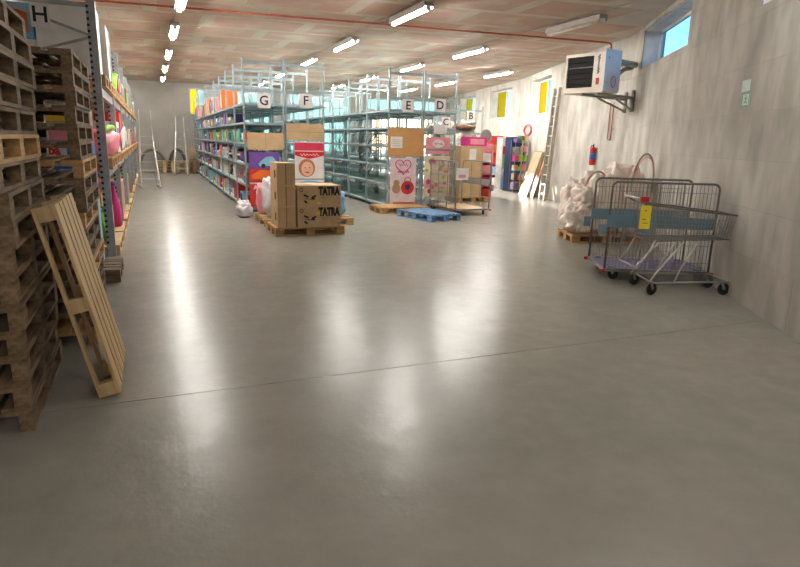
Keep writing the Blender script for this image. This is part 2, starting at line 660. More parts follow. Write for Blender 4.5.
# wall beside and behind the camera, left wall
structure(put('wall_right_near', bxm('wall_right_near', MGREYWALL, W0.x, W0.x + .4, YB - .4, 0, 0, HC)))
structure(put('wall_back', bxm('wall_back', MGREYWALL, XL - .4, W0.x, YB - .4, YB, 0, HC)))
structure(put('wall_left', bxm('wall_left', MGREYWALL, XL - .4, XL, YB, YF + .4, 0, HC)))
# far wall with strip windows, glazed bands and the open loading door
farwins = [(1.75, 3.2, 2.60, 3.68), (3.6, 5.6, 1.9, 3.68), (6.0, 9.4, 1.9, 3.68), (9.8, 10.1, 1.9, 3.68)]
FX0 = XL
far_holes = [(1.75, 2.45, 2.55, 3.68), (3.6, 5.5, 1.0, 3.68), (6.2, 9.3, 1.0, 3.68), (10.2, 14.0, 3.1, 3.68), (10.42, 13.9, 0.0, 2.75)]
fb = MB()
cuts = sorted({XL, W3.x} | {v for h in far_holes for v in h[:2]})
for a, b in zip(cuts, cuts[1:]):
    zs = [0.0] + [v for h in far_holes if h[0] < (a + b) / 2 < h[1] for v in h[2:]] + [HC]
    zs.sort()
    for k in range(0, len(zs), 2):
        if zs[k + 1] > zs[k]:
            fb.bx(a, b, YF, YF + .4, zs[k], zs[k + 1])
structure(put('wall_far', fb.mesh('wall_far', MGREYWALL)))
for k, (h, mu, rails) in enumerate(zip(far_holes[:4], [(.5,), (.25, .5, .75), (.17, .33, .5, .67, .83), (.17, .33, .5, .67, .83)],
                                       [(), (2.0, 3.12,), (2.0, 3.12,), ()])):
    # u runs towards +X here, outwards is +Y, so the unit is turned round
    window_unit(6 + k, Vector((h[1], YF)), Vector((-1, 0)), Vector((0, 1)), 0, h[1] - h[0], h[2], h[3], mull=mu,
                pane_mat=GFROST, panel=GYFROST if k == 0 else None, depth=.15, rails=rails)
df = MB().bx(10.34, 10.44, YF - .03, YF + .1, 0, 2.83).bx(13.88, 13.98, YF - .03, YF + .1, 0, 2.83).bx(10.44, 13.88, YF - .03, YF + .1, 2.73, 2.83)
d1 = structure(put('door_1', df.mesh('door_1', MRACK2)))
put('roller_box', bxm('roller_box', MRACK2, 10.44, 13.88, YF - .28, YF - .04, 2.84, 3.08), d1)


# ------------------------------------------------------------------ ceiling lights, conduits, pipe
def light_fixture():
    t = thing('ceiling_light', 'x', 'ceiling light')
    put('housing', MB().bx(-.085, .085, -.78, .78, .035, .10).bx(-.085, -.075, -.78, .78, .0, .035).bx(.075, .085, -.78, .78, .0, .035).mesh('housing', MHOUSING), t)
    put('diffuser', MB().tube([(0, -.74, .0), (0, .74, .0)], .033, 10).mesh('diffuser', MTUBE, True), t)
    cap = bxm('end_cap', MWHITE, -.04, .04, -.015, .015, -.036, .034)
    for s in (-1, 1):
        put('end_cap', cap, t, (0, s * .765, 0))
    rod = MB().tube([(0, 0, .10), (0, 0, .16)], .008, 5).mesh('hanger', MSTEEL)
    for s in (-.5, .5):
        put('hanger', rod, t, (0, s, 0))
    return t


LIGHTS = [[(0.62, 11.0), (0.62, 14.45), (0.62, 18.3), (0.62, 22.15), (0.62, 26.0)],
          [(4.35, 10.3), (4.35, 14.15), (4.35, 17.75), (4.35, 21.6), (4.35, 25.4)],
          [(7.36, 13.65), (7.36, 17.2), (7.36, 21.05), (7.36, 24.9)],
          [(10.33, 17.2), (10.33, 20.9), (10.33, 24.4)]]
colname = ['above the left aisle', 'above the lettered rack ends', 'above the empty racks', 'nearest the windowed right wall']
base_light = None
for c, col in enumerate(LIGHTS):
    for i, (x, y) in enumerate(col):
        lb = 'glowing tube ceiling light %s, %s from the camera in its row' % (colname[c], ORD[i])
        if base_light is None:
            base_light = light_fixture()
            base_light.location = (x, y, 3.73)
            base_light['label'] = lb
            base_light['group'] = 'tube lights under the ceiling'
        else:
            dup(base_light, (x, y, 3.73), None, lb, 'tube lights under the ceiling')
for x, y, wh in ((4.35, 3.3, 'between the camera and the parked carts'), (0.62, -0.4, 'straight above the viewpoint'), (-0.6, -4.2, 'behind the viewpoint, left one of the first pair'),
                 (2.2, -4.2, 'behind the viewpoint, right one of the first pair'), (-0.6, -8.0, 'behind the viewpoint, left one of the last pair'), (2.2, -8.0, 'behind the viewpoint, right one of the last pair')):
    if True:  # added fill lamps, out of view, that brighten the foreground
        u = dup(base_light, (x, y, 3.73), None, 'added fill tube light ' + wh, 'tube lights under the ceiling')
        for ch in u.children:
            if ch.name.startswith('diffuser'):
                me = ch.data.copy()
                me.materials.clear()
                me.materials.append(MFILLTUBE)
                ch.data = me
u = dup(base_light, (7.41, 9.7, 3.73), None, 'unlit tube ceiling light near the gas heater', 'tube lights under the ceiling')
for ch in u.children:
    if ch.name.startswith('diffuser'):
        me = ch.data.copy()
        me.materials.clear()
        me.materials.append(MOFFTUBE)
        ch.data = me
for c, (x, y0, y1) in enumerate([(0.62, 6.5, 27), (4.35, 6.5, 27), (7.36, 8.2, 26), (10.33, 13.2, 25.5)]):
    o = put('lighting_conduit', MB().tube([(x, y0, HC - .013), (x, y1, HC - .013)], .008, 6).mesh('lighting_conduit', MHOUSING))
    tag(o, 'thin grey conduit feeding the tube lights ' + colname[c], 'conduit', 'lighting conduits')

pp = thing('gas_pipe', 'long red copper pipe crossing the ceiling to the heater', 'pipe')
pts = [(-1.93, 12.5, 3.85), (9.55, 11.27, 3.85), (9.62, 11.26, 3.835), (9.645, 11.26, 3.79), (9.645, 11.26, 3.1)]
put('pipe_run', MB().tube(pts, .018, 8).mesh('pipe_run', MCOPPER, True), pp)
cl = MB().bx(-.012, .012, -.012, .012, 0, .034).mesh('clip', MSTEEL)
for k in range(6):
    f = .05 + k * .17
    put('clip', cl, pp, (-1.93 + 11.48 * f, 12.5 - 1.23 * f, 3.85))


# ------------------------------------------------------------------ pallets
PM = {}


def pallet_meshes(L, Wd, Hh, mat, bl=.145, t=.022):
    key = (L, Wd, Hh, mat.name, bl)
    if key in PM:
        return PM[key]
    bh = Hh - 3 * t
    h2, bw = bl / 2, bl * .69
    d = {'deck_w': bxm('deck_board', mat, -L / 2, L / 2, -.0725, .0725, 0, t),
         'deck_n': bxm('deck_board', mat, -L / 2, L / 2, -.05, .05, 0, t),
         'cross': bxm('cross_board', mat, -h2, h2, -Wd / 2, Wd / 2, 0, t),
         'block_n': bxm('block', mat, -h2, h2, -bw / 2, bw / 2, 0, bh),
         'block_w': bxm('block', mat, -h2, h2, -h2, h2, 0, bh),
         'bot_n': bxm('bottom_board', mat, -L / 2, L / 2, -bw / 2, bw / 2, 0, t),
         'bot_w': bxm('bottom_board', mat, -L / 2, L / 2, -h2, h2, 0, t), 't': t, 'bh': bh}
    PM[key] = d
    return d


def pallet(label, loc, rot, mat=MWOOD, L=1.2, Wd=.8, Hh=.144, group=None, parts=True, bl=.145, bt=.022):
    d = pallet_meshes(L, Wd, Hh, mat, bl, bt)
    h2, bw = bl / 2, bl * .69
    t, bh = d['t'], d['bh']
    rot = rot if hasattr(rot, '__len__') else (0, 0, rot)
    spec = []
    ys = (-(Wd / 2 - bw / 2), 0, Wd / 2 - bw / 2)
    for y, n in zip(ys, ('n', 'w', 'n')):
        spec.append(('bottom_board', 'bot_' + n, (0, y, 0)))
        for x in (-(L / 2 - h2), 0, L / 2 - h2):
            spec.append(('block', 'block_' + n, (x, y, t)))
    for x in (-(L / 2 - h2), 0, L / 2 - h2):
        spec.append(('cross_board', 'cross', (x, 0, t + bh)))
    q = Wd / 2 - .0725
    for y, n in ((-q, 'w'), (-q / 2, 'n'), (0, 'w'), (q / 2, 'n'), (q, 'w')):
        spec.append(('deck_board', 'deck_' + n, (0, y, 2 * t + bh)))
    if parts:
        o = thing('wooden_pallet', label, 'pallet', loc, 0, group)
        o.rotation_euler = rot
        for nm, k, l in spec:
            put(nm, d[k], o, l)
        return o
    if 'joined' not in d:
        mb = MB()
        for nm, k, l in spec:
            me = d[k]
            mb.add([v.co + Vector(l) for v in me.vertices], [tuple(p.vertices) for p in me.polygons])
        d['joined'] = mb.mesh('wooden_pallet', mat)
    o = put('wooden_pallet', d['joined'], None, loc, rot)
    return tag(o, label, 'pallet', group)


rnd = random.Random(3)
for k in range(16):
    mt = MWOODOLD if rnd.random() < .88 else MWOOD
    pallet('old wooden pallet in the tall stack at the left edge, %s from the floor' % NTH[k] if k else
           'old wooden pallet at the very bottom of the left edge stack',
           (-1.09 + rnd.uniform(-.012, .012), 4.12 + rnd.uniform(-.03, .03), .144 * k), R(90) + rnd.uniform(-.015, .015), mt, group='pallets in the left edge stack', bl=.105)
for k in range(17):
    pallet('brown wooden pallet in the stack behind the leaning pallet, %s from the floor' % NTH[k] if k else
           'brown wooden pallet at the bottom of the stack behind the leaning pallet',
           (-.875 + rnd.uniform(-.012, .012), 5.58 + rnd.uniform(-.03, .03), .128 * k), R(90) + rnd.uniform(-.012, .012), MWOODOLD if rnd.random() < .7 else MWOOD,
           Hh=.128, group='pallets in the second stack', bl=.10)
lean = pallet('pale wooden pallet standing on end and leaning against the left stack', (-.518, 4.24, .592), (0, R(78), 0), MPALE, Hh=.125, bl=.085, bt=.018)


# ------------------------------------------------------------------ boxes and small goods
def carton(label, loc, sx, sy, sz, mat=MKRAFT, rotz=0.0, group=None, name='cardboard_carton', tape=True, cat='carton', top_gap=True):
    """closed carton: body, two lid flaps with a slit between them, tape strip; origin at base centre"""
    t = thing(name, label, cat, loc, rotz, group)
    put('body', bxm('body', mat, -sx / 2, sx / 2, -sy / 2, sy / 2, 0, sz - .006), t)
    for s in (-1, 1):
        a, b = (-sy / 2, -.002) if s < 0 else (.002, sy / 2)
        put('flap', bxm('flap', mat, -sx / 2, sx / 2, a, b, sz - .006, sz), t)
    if tape:
        put('tape', MB().bx(-sx / 2 - .001, sx / 2 + .001, -.025, .025, sz, sz + .001).bx(-sx / 2 - .0015, -sx / 2 - .0005, -.025, .025, sz * .7, sz)
            .bx(sx / 2 + .0005, sx / 2 + .0015, -.025, .025, sz * .7, sz).mesh('tape', MTAPE), t)
    return t


def toy_box(label, loc, sx, sy, sz, mat, mat2, rotz=0.0, group=None, face='front'):
    """printed toy box: body, window panel on the shown face, lid flap"""
    t = thing('toy_box', label, 'toy box', loc, rotz, group)
    put('body', bxm('body', mat, -sx / 2, sx / 2, -sy / 2, sy / 2, 0, sz - .004), t)
    put('lid', bxm('lid', mat, -sx / 2, sx / 2, -sy / 2, sy / 2, sz - .004, sz), t)
    if face == 'left':
        put('picture_panel', bxm('picture_panel', mat2, -sx / 2 - .002, -sx / 2, -sy * .36, sy * .36, sz * .18, sz * .8), t)
    elif face == 'right':
        put('picture_panel', bxm('picture_panel', mat2, sx / 2, sx / 2 + .002, -sy * .36, sy * .36, sz * .18, sz * .8), t)
    else:
        put('picture_panel', bxm('picture_panel', mat2, -sx * .36, sx * .36, -sy / 2 - .002, -sy / 2, sz * .18, sz * .8), t)
    return t


def sack(label, loc, rx, ry, rz, mat, seed, group=None, name='plastic_sack', cat='sack'):
    t = thing(name, label, cat, loc, 0, group)
    put('bag', lump(rx, ry, rz, seed, .24, 28, 18, .6).mesh('bag', mat, True), t)
    nz_ = 2 * rz * 0.98
    put('tied_neck', MB().lathe([(.03, nz_ - .08), (.018, nz_ - .03), (.04, nz_ + .02), (.02, nz_ + .03)], 8).mesh('tied_neck', mat, True), t)
    return t


def tub(label, loc, r, hgt, mat, group=None, cat='tub'):
    t = thing('plastic_tub', label, cat, loc, 0, group)
    put('body', MB().lathe([(r * .78, 0), (r * .97, hgt * .92), (r * .93, hgt * .92), (r * .75, .01)], 14).mesh('body', mat, True), t)
    put('rim', MB().lathe([(r * .98, hgt * .9), (r * 1.06, hgt * .93), (r * 1.06, hgt), (r * .96, hgt)], 14).mesh('rim', mat, True), t)
    return t


def ball(label, loc, r, mat, mat2, group=None):
    t = thing('toy_ball', label, 'ball', loc, 0, group)
    prof = [(r * math.sin(math.pi * i / 10) + 1e-4, r - r * math.cos(math.pi * i / 10)) for i in range(11)]
    put('shell', MB().lathe(prof, 14).mesh('shell', mat, True), t)
    put('stripe', MB().lathe([(r * .99, r * .85), (r * 1.012, r), (r * .99, r * 1.15)], 14).mesh('stripe', mat2, True), t)
    return t


# ------------------------------------------------------------------ steel shelving rows
LEV = [.10, .60, 1.05, 1.50, 1.92, 2.32]


def rack(letter, label, x0, x1, y0, nb, bay=1.55, levels=LEV, top=3.13, hgt=3.24, back=None):
    t = thing('shelving_rack', label, 'shelving rack', (x0, y0, 0))
    D = x1 - x0
    post = MB().bx(-.018, .018, -.018, .018, 0, hgt).mesh('post', MSTEEL)
    foot = bxm('foot_plate', MSTEEL, -.04, .04, -.04, .04, 0, .008)
    tie = bxm('cross_tie', MSTEEL, .02, D - .02, -.015, .015, -.03, .03)
    # folded sheet shelf with lips
    sh = MB().bx(.022, D - .022, .022, bay - .022, -.004, 0).bx(.0, .022, .022, bay - .022, -.042, 0).bx(D - .022, D, .022, bay - .022, -.042, 0)
    sh.bx(.022, D - .022, .022, .04, -.05, -.004).bx(.022, D - .022, bay - .04, bay - .022, -.05, -.004)
    sh = sh.mesh('shelf', MSHELF)
    sh.materials.append(MSTEEL)
    for pi, pl in enumerate(sh.polygons):
        pl.material_index = 1 if pi >= 6 else 0      # rolled lips keep the plain steel; the deck has daylight painted in
    xb = D - .03 if back == 'right' else .03
    br = MB().bar((xb, .02, .15), (xb, bay - .02, 1.0), .035, .006).bar((xb, .02, 1.0), (xb, bay - .02, .15), .035, .006).mesh('cross_brace', MSTEEL)
    br2 = MB().bar((xb, .02, 1.05), (xb, bay - .02, 1.9), .035, .006).bar((xb, .02, 1.9), (xb, bay - .02, 1.05), .035, .006).mesh('cross_brace', MSTEEL)
    dg = MB().bar((.02, 0, .15), (D - .02, 0, .95), .006, .035).bar((.02, 0, .95), (D - .02, 0, .15), .006, .035).mesh('end_brace', MSTEEL)
    for i in range(nb + 1):
        for x in (.02, D - .02):
            p = put('post', post, t, (x, i * bay, 0))
        for x in (.02, D - .02):
            put('foot_plate', foot, t, (x, i * bay, 0))
        put('cross_tie', tie, t, (0, i * bay, top))
        if i in (0, nb):
            put('end_brace', dg, t, (0, i * bay, 0))
        if i == 0:
            for z in list(levels) + ([2.59] if hgt > 3 else []):
                put('cross_tie', tie, t, (0, -.018, z - .02))
        if i < nb:
            for z in levels:
                put('shelf', sh, t, (0, i * bay, z))
            if i % 2 == 0:
                put('cross_brace', br, t, (0, i * bay, 0))
                put('cross_brace', br2, t, (0, i * bay, 0))
    return t


RY = 13.4
rack('G', 'galvanised shelving row under the letter G sign, filled with toys', 1.87, 2.745, RY, 10, back='right')
rack('F', 'galvanised shelving row under the letter F sign, next to row G', 2.765, 3.65, RY, 10, back='left')
rack('E', 'galvanised empty shelving row under the letter E sign', 5.18, 6.06, RY, 10, back='right')
rack('D', 'galvanised empty shelving row under the letter D sign', 6.08, 6.96, RY, 10, back='left')
rack('C', 'galvanised shelving row under the distant letter C sign', 8.2, 9.06, 17.3, 7, top=2.6, hgt=2.75, levels=LEV[:5], back='right')
rack('B', 'galvanised shelving row under the distant letter B sign', 9.08, 9.95, 17.3, 7, top=2.6, hgt=2.75, levels=LEV[:5], back='left')


def letter_sign(ch, x, y, z, w, hgt, where):
    o = thing('letter_sign', 'white card sign with the letter %s %s' % (ch, where), 'sign', (x, y, z))
    put('card', bxm('card', MPAPER, -w / 2, w / 2, 0, .004, -hgt / 2, hgt / 2), o)
    text(ch, hgt * .90, MBLACK, o, (0, -.002, 0), FRONT, bold=.004)
    return o


letter_sign('G', 2.31, RY - .05, 2.37, .28, .30, 'on the end of the toy filled rack')
letter_sign('F', 3.22, RY - .05, 2.41, .28, .30, 'above the tall brown cardboard panel')
letter_sign('E', 5.66, RY - .05, 2.42, .28, .30, 'above the orange cardboard panel')
letter_sign('D', 6.49, RY - .05, 2.46, .28, .30, 'above the pink poster')
sc_ = letter_sign('C', 8.62, 17.277, 2.22, .30, .32, 'on the far rack behind the empty racks')
for x_ in (-.12, .12):
    put('cord', MB().tube([(x_, .004, .15), (x_, .004, .40)], .004, 4).mesh('cord', MBLACK), sc_)
letter_sign('B', 9.5, 17.277, 2.44, .30, .32, 'on the far rack by the silver bundles')

# goods on rack G (and a few on F)
gr = random.Random(11)
names_c = list(COLOURS)
kinds = ['carton', 'toy box', 'sack', 'tub', 'ball']
shelfname = ['bottom', 'second', 'third', 'fourth', 'fifth', 'top']
pref = {0: ['white', 'grey', 'tan', 'yellow', 'sky blue', 'cream', 'brown', 'red'], 1: ['white', 'pink', 'red', 'black', 'cream', 'grey', 'navy', 'tan'],
        2: ['black', 'grey', 'red', 'brown', 'navy', 'white', 'pink', 'purple'], 3: ['orange', 'lime green', 'black', 'dark green', 'red', 'yellow', 'teal', 'white'],
        4: ['purple', 'pink', 'white', 'grey', 'navy', 'cream', 'sky blue', 'tan'], 5: ['cream', 'tan', 'white', 'teal', 'grey', 'brown', 'pink', 'orange']}
for b in range(10):
    for lv in range(6):
        if lv >= 4 and b < 2:
            continue
        if lv == 5 and b < 3:
            continue
        n = 3 if b < 7 else 2
        cols = gr.sample(pref[lv], n)
        top_ = (LEV[lv + 1] if lv < 5 else 3.0) - LEV[lv] - .07
        for k in range(n):
            if gr.random() < (.10 if b > 1 else .2):
                continue
            cn = cols[k]
            kd = gr.choice(['carton', 'toy box', 'sack', 'sack', 'sack'] if lv in (0, 1) else kinds + ['sack']) if lv < 5 else gr.choice(kinds[:2])
            wy = 1.42 / n * gr.uniform(.72, .92)
            y = RY + b * 1.55 + .07 + (k + .5) * 1.41 / n
            dx = gr.uniform(.36, .6)
            x = 1.87 + .03 + dx / 2 + gr.uniform(0, .06)
            hz = top_ * gr.uniform(.55, .95)
            lab = '%s %s on rack G, %s shelf, %s bay from the front' % (cn, {'carton': 'packed carton', 'toy box': 'printed toy box', 'sack': 'plastic sack',
                                                                             'tub': 'plastic tub', 'ball': 'toy ball'}[kd], shelfname[lv], ORD[b])
            loc = (x, y, LEV[lv] + .001)
            gp = 'toys stored on rack G'
            mt = COLOURS[cn]
            if kd == 'carton':
                carton(lab, loc, dx, wy, hz, mt, 0, gp)
            elif kd == 'toy box':
                toy_box(lab, loc, dx, wy, hz, mt, COLOURS[gr.choice(names_c)], 0, gp, 'left')
            elif kd == 'sack':
                sack(lab, loc, dx / 2 * .85, wy / 2 * .85, max(.08, (hz - .07) / 2 * .88), mt if gr.random() < .6 else MPLASTIC2, gr.random() * 50, gp)
            elif kd == 'tub':
                r_ = min(wy, dx) / 2 * .9
                tub(lab, (1.93 + r_, y, LEV[lv] + .001), r_, min(hz, .36), mt, gp)
            else:
                r_ = min(wy, dx, hz) / 2 * .95
                ball(lab, (1.92 + r_, y, LEV[lv] + .001), r_, mt, COLOURS['white'], gp)

# ------------------------------------------------------------------ cards and posters on the rack ends
YP = RY - .075


def card(name, label, cat, x0, x1, z0, z1, mat, y=YP, th=.008):
    o = thing(name, label, cat, ((x0 + x1) / 2, y, z0))
    put('sheet', bxm('sheet', mat, -(x1 - x0) / 2, (x1 - x0) / 2, 0, th, 0, z1 - z0), o)
    return o


def disc(mb, cx, cz, rx, rz, y, n=24, th=.0015):
    poly = [(cx + rx * math.cos(2 * math.pi * k / n), cz + rz * math.sin(2 * math.pi * k / n)) for k in range(n)]
    M = Matrix(((1, 0, 0, 0), (0, 0, -1, y), (0, 1, 0, 0), (0, 0, 0, 1)))
    return mb.prism(poly, 0, th, M)


def ring(mb, cx, cz, rx, rz, y, wd, n=28):
    pts = [(cx + rx * math.cos(2 * math.pi * k / n), y, cz + rz * math.sin(2 * math.pi * k / n)) for k in range(n)]
    return mb.tube(pts, wd, 5, True)


o = card('cardboard_card', 'plain brown cardboard panel on the end of rack G', 'cardboard', 1.93, 2.71, 1.35, 1.71, MKRAFT)
put('seam', bxm('seam', MTAPE, -.004, .004, -.001, 0, .02, .34), o)
o = card('cardboard_card', 'plain brown cardboard panel on the end of rack F, higher than its neighbour', 'cardboard', 2.78, 3.61, 1.57, 1.93, MKRAFT)
put('seam', bxm('seam', MTAPE, -.40, .40, -.001, 0, .176, .182), o)
o = card('cardboard_card', 'large orange brown cardboard panel with a white note on rack E', 'cardboard', 5.17, 6.08, 1.25, 1.90, MKRAFT2)
nt_ = put('paper_note', bxm('paper_note', MPAPER, -.40, -.10, -.003, 0, .2, .46), o)
tx = MB()
for k in range(4):
    tx.bx(-.36, -.15 - .03 * (k % 2), -.004, -.003, .25 + k * .045, .258 + k * .045)
put('writing', tx.mesh('writing', COLOURS['grey']), nt_)

# car poster on rack G
o = card('toy_car_poster', 'red and purple toy car poster hanging on the end of rack G', 'poster', 1.95, 2.60, .12, 1.30, COLOURS['red'])
put('purple_sky', bxm('purple_sky', COLOURS['purple'], -.325, .325, -.002, 0, .82, 1.18), o)
put('blue_car', MB().prism([(-.12, .93), (-.06, 1.0), (.04, 1.08), (.18, 1.09), (.26, 1.0), (.31, .97), (.31, .9), (-.1, .88)], 0, .002,
                           Matrix(((1, 0, 0, 0), (0, 0, -1, -.002), (0, 1, 0, 0), (0, 0, 0, 1)))).mesh('blue_car', COLOURS['sky blue']), o)
wh = MB()
disc(wh, -.02, .89, .045, .045, -.004)
disc(wh, .22, .90, .045, .045, -.004)
put('wheel', wh.mesh('wheel', MBLACK), o)
put('red_car', MB().prism([(-.28, .68), (-.2, .74), (-.08, .8), (.1, .79), (.2, .72), (.26, .66), (.24, .6), (-.26, .6)], 0, .002,
                          Matrix(((1, 0, 0, 0), (0, 0, -1, -.002), (0, 1, 0, 0), (0, 0, 0, 1)))).mesh('red_car', COLOURS['orange']), o)
put('white_stripe', bxm('white_stripe', MPAPER, -.325, .325, -.002, 0, .50, .53), o)
for k, s_ in enumerate(('AUTO A', 'PRO MA', '1')):
    text(s_, .13, MPAPER, o, (.0 + .04 * k, -.002, .42 - .12 * k), FRONT, bold=.004)

# face poster on rack F
o = card('face_poster', 'poster of a smiling red haired child below a red banner on rack F', 'poster', 2.95, 3.61, .55, 1.54, MPAPER)
put('pink_header', bxm('pink_header', pm('pink_red_print', (222, 52, 88), rough=.5), -.33, .33, -.002, 0, .80, .97), o)
M_ = Matrix(((1, 0, 0, 0), (0, 0, -1, 0), (0, 1, 0, 0), (0, 0, 0, 1)))
put('red_banner', MB().prism([(-.33, .78), (.33, .78), (.33, .70), (.2, .66), (0, .62), (-.2, .66), (-.33, .70)], 0, .003, M_).mesh('red_banner', pm('red_print', (212, 30, 40), rough=.5)), o)
squiggle(o, MPAPER, 0, .71, .44, .06, -.004, 6)
hm = MB()
disc(hm, -.06, .42, .19, .20, -.0015)
put('hair', hm.mesh('hair', pm('auburn_print', (176, 104, 66), (196, 120, 80), rough=.5)), o)
fm = MB()
disc(fm, -.05, .40, .135, .16, -.003)
put('face', fm.mesh('face', pm('skin_print', (232, 186, 160), rough=.5)), o)
em = MB()
disc(em, -.10, .425, .018, .010, -.0045, 12)
disc(em, .005, .425, .018, .010, -.0045, 12)
put('eye', em.mesh('eye', MBLACK), o)
mm = MB()
disc(mm, -.05, .325, .05, .016, -.0045, 14)
put('mouth', mm.mesh('mouth', COLOURS['red']), o)
bm_ = MB()
disc(bm_, .02, .07, .26, .07, -.002)
put('blue_swoosh', bm_.mesh('blue_swoosh', COLOURS['sky blue']), o)
bm_ = MB()
disc(bm_, .0, .055, .2, .045, -.0035)
put('white_swoosh', bm_.mesh('white_swoosh', MPAPER), o)
put('grey_band', bxm('grey_band', COLOURS['grey'], -.33, .33, -.0015, 0, .16, .185), o)

# bag poster on rack E
o = card('bag_poster', 'white and pink poster with a heart emblem and red bag on rack E', 'poster', 5.23, 5.90, .10, 1.22, pm('pale_pink_print', (232, 214, 216), rough=.5))
heart = [(16 * math.sin(t) ** 3 / 16 * .2, (13 * math.cos(t) - 5 * math.cos(2 * t) - 2 * math.cos(3 * t) - math.cos(4 * t)) / 16 * .19 + .93) for t in
         (2 * math.pi * k / 36 for k in range(36))]
put('heart_outline', MB().tube([(x, -.004, z) for x, z in heart], .012, 5, True).mesh('heart_outline', COLOURS['magenta']), o)
squiggle(o, COLOURS['magenta'], 0, .96, .24, .08, -.003, 4)
squiggle(o, COLOURS['magenta'], 0, .80, .30, .06, -.003, 6, .008)
rb = MB()
disc(rb, .12, .42, .17, .16, -.002)
put('red_bag', rb.mesh('red_bag', COLOURS['red']), o)
put('bag_handle', ring(MB(), .12, .58, .08, .09, -.004, .010).mesh('bag_handle', COLOURS['red']), o)
rb = MB()
disc(rb, .12, .44, .07, .08, -.004)
put('bag_badge', rb.mesh('bag_badge', COLOURS['navy']), o)
rb = MB()
disc(rb, -.17, .40, .11, .12, -.002)
disc(rb, -.17, .54, .08, .07, -.002)
put('tan_toy', rb.mesh('tan_toy', COLOURS['tan']), o)
put('red_band', bxm('red_band', COLOURS['red'], -.25, .3, -.002, 0, .02, .07), o)

# pink doll box / posters on rack D
o = card('doll_poster', 'pink poster with a white oval emblem on the end of rack D', 'poster', 6.13, 6.78, 1.32, 1.72, COLOURS['pink'])
ov = MB()
disc(ov, .02, .25, .16, .10, -.002)
put('oval_emblem', ov.mesh('oval_emblem', MPAPER), o)
squiggle(o, COLOURS['magenta'], .02, .25, .22, .07, -.004, 4)
put('grey_band', bxm('grey_band', COLOURS['grey'], -.325, .325, -.003, 0, .08, .13), o)
o = card('notice_sheet', 'white notice sheet taped above the pink poster on rack D', 'notice', 6.35, 6.68, 1.80, 2.02, MPAPER)
put('side_stub', bxm('side_stub', COLOURS['grey'], -.3, -.2, 0, .006, 0, .18), o)
o = card('floral_poster', 'pale floral poster behind the wire trolley on rack D', 'poster', 6.12, 6.80, .30, 1.28, COLOURS['cream'])
fr_ = random.Random(5)
for cn in ('orange', 'pink', 'red', 'lime green', 'white', 'magenta'):
    mb = MB()
    for k in range(4):
        disc(mb, fr_.uniform(-.28, .28), fr_.uniform(.08, .9), fr_.uniform(.03, .08), fr_.uniform(.03, .07), -.002 - .0005 * k, 12)
    put('flower_print', mb.mesh('flower_print', COLOURS[cn]), o)

# ------------------------------------------------------------------ pallet with the printed cartons in front of rack G
pallet('wooden pallet under the stacked lettered cartons', (2.44, 10.26, 0), 0, MWOOD)
pallet('wooden pallet with plastic bags behind the lettered cartons', (2.70, 11.52, 0), 0, MPALE, L=1.7, Wd=1.2)
zt = .1442
for k, (za, zb) in enumerate([(.0, .345), (.347, .70), (.702, 1.065)]):
    t = carton('plain kraft carton with a taped seam, %s of the left three-high stack' % ('lowest', 'middle', 'topmost')[k],
               (2.035, 10.17, zt + za), .30, .60, zb - za, MKRAFT, 0, 'left stack of kraft cartons', tape=False)
    put('front_seam', bxm('front_seam', MTAPE, -.012, .004, -.3015, -.3, .01, zb - za - .01), t)
    zero = ring(MB(), 0, 0, .035, .06, 0, .007)
    put('printed_mark', zero.mesh('printed_mark', MBLACK), t, (-.151, -.12, (zb - za) * .5), (0, 0, R(90)))
for k, (za, zb) in enumerate([(.0, .345), (.347, .70)]):
    t = carton('long kraft carton printed with bold dark letters, %s of the right two' % ('lower', 'upper')[k],
               (2.595, 10.17, zt + za), .75, .60, zb - za, MKRAFT, 0, 'right stack of kraft cartons', tape=False)
    hh = zb - za
    text('TATRA', .185, MBLACK, t, (.17, -.301, hh * .72), FRONT, bold=.013, fit=.38)
    put('printed_ring', ring(MB(), -.31, hh * .80, .028, .028, -.3005, .006).mesh('printed_ring', MBLACK), t)
    mk = MB()
    for (p, q) in [((-.27, .56), (-.19, .46)), ((-.13, .42), (-.06, .52)), ((-.26, .28), (-.21, .17)), ((-.14, .40), (-.08, .36))]:
        mk.bar((p[0], -.3005, p[1] * hh), (q[0], -.3005, q[1] * hh), .002, .032)
    mk.bar((-.25, -.3005, .38 * hh), (-.08, -.3005, .34 * hh), .002, .010)
    put('printed_emblem', mk.mesh('printed_emblem', MBLACK), t)
    sm = MB().bx(.03, .16, -.301, -.3, hh * .44, hh * .46).bx(.03, .12, -.301, -.3, hh * .36, hh * .375).bx(.33, .355, -.301, -.3, hh * .12, hh * .19)
    sm.bx(.31, .35, -.301, -.3, hh * .36, hh * .38)
    put('small_print', sm.mesh('small_print', MTAPE), t)
    put('yellow_label', bxm('yellow_label', MYELLOW, -.05 + .01 * k, .02 + .01 * k, -.302, -.3, hh * (.62 if k == 0 else .12), hh * (.75 if k == 0 else .20)), t)
sack('white plastic bag of toys left of the lettered cartons', (2.14, 11.32, .145), .23, .34, .36, MPLASTIC2, 3.1)
sack('pink tinted plastic bag on the pallet end by rack G', (2.02, 11.93, .145), .14, .16, .28, COLOURS['pink'], 8.4)
sack('blue and white plastic bag right of the lettered cartons', (3.26, 11.2, .145), .16, .22, .26, COLOURS['sky blue'], 5.7)
sack('clear plastic sack on the floor by the rack G post', (1.72, 12.65, 0), .14, .26, .15, MPLASTIC2, 12.2)

# ------------------------------------------------------------------ pallets and trolley by racks E and D
pallet('blue painted wooden pallet on the floor in front of rack E', (5.48, 11.66, 0), R(15 + 90), MBLUEWOOD)
pallet('natural wooden pallet behind the blue pallet', (5.3, 12.87, 0), 0, MWOOD)


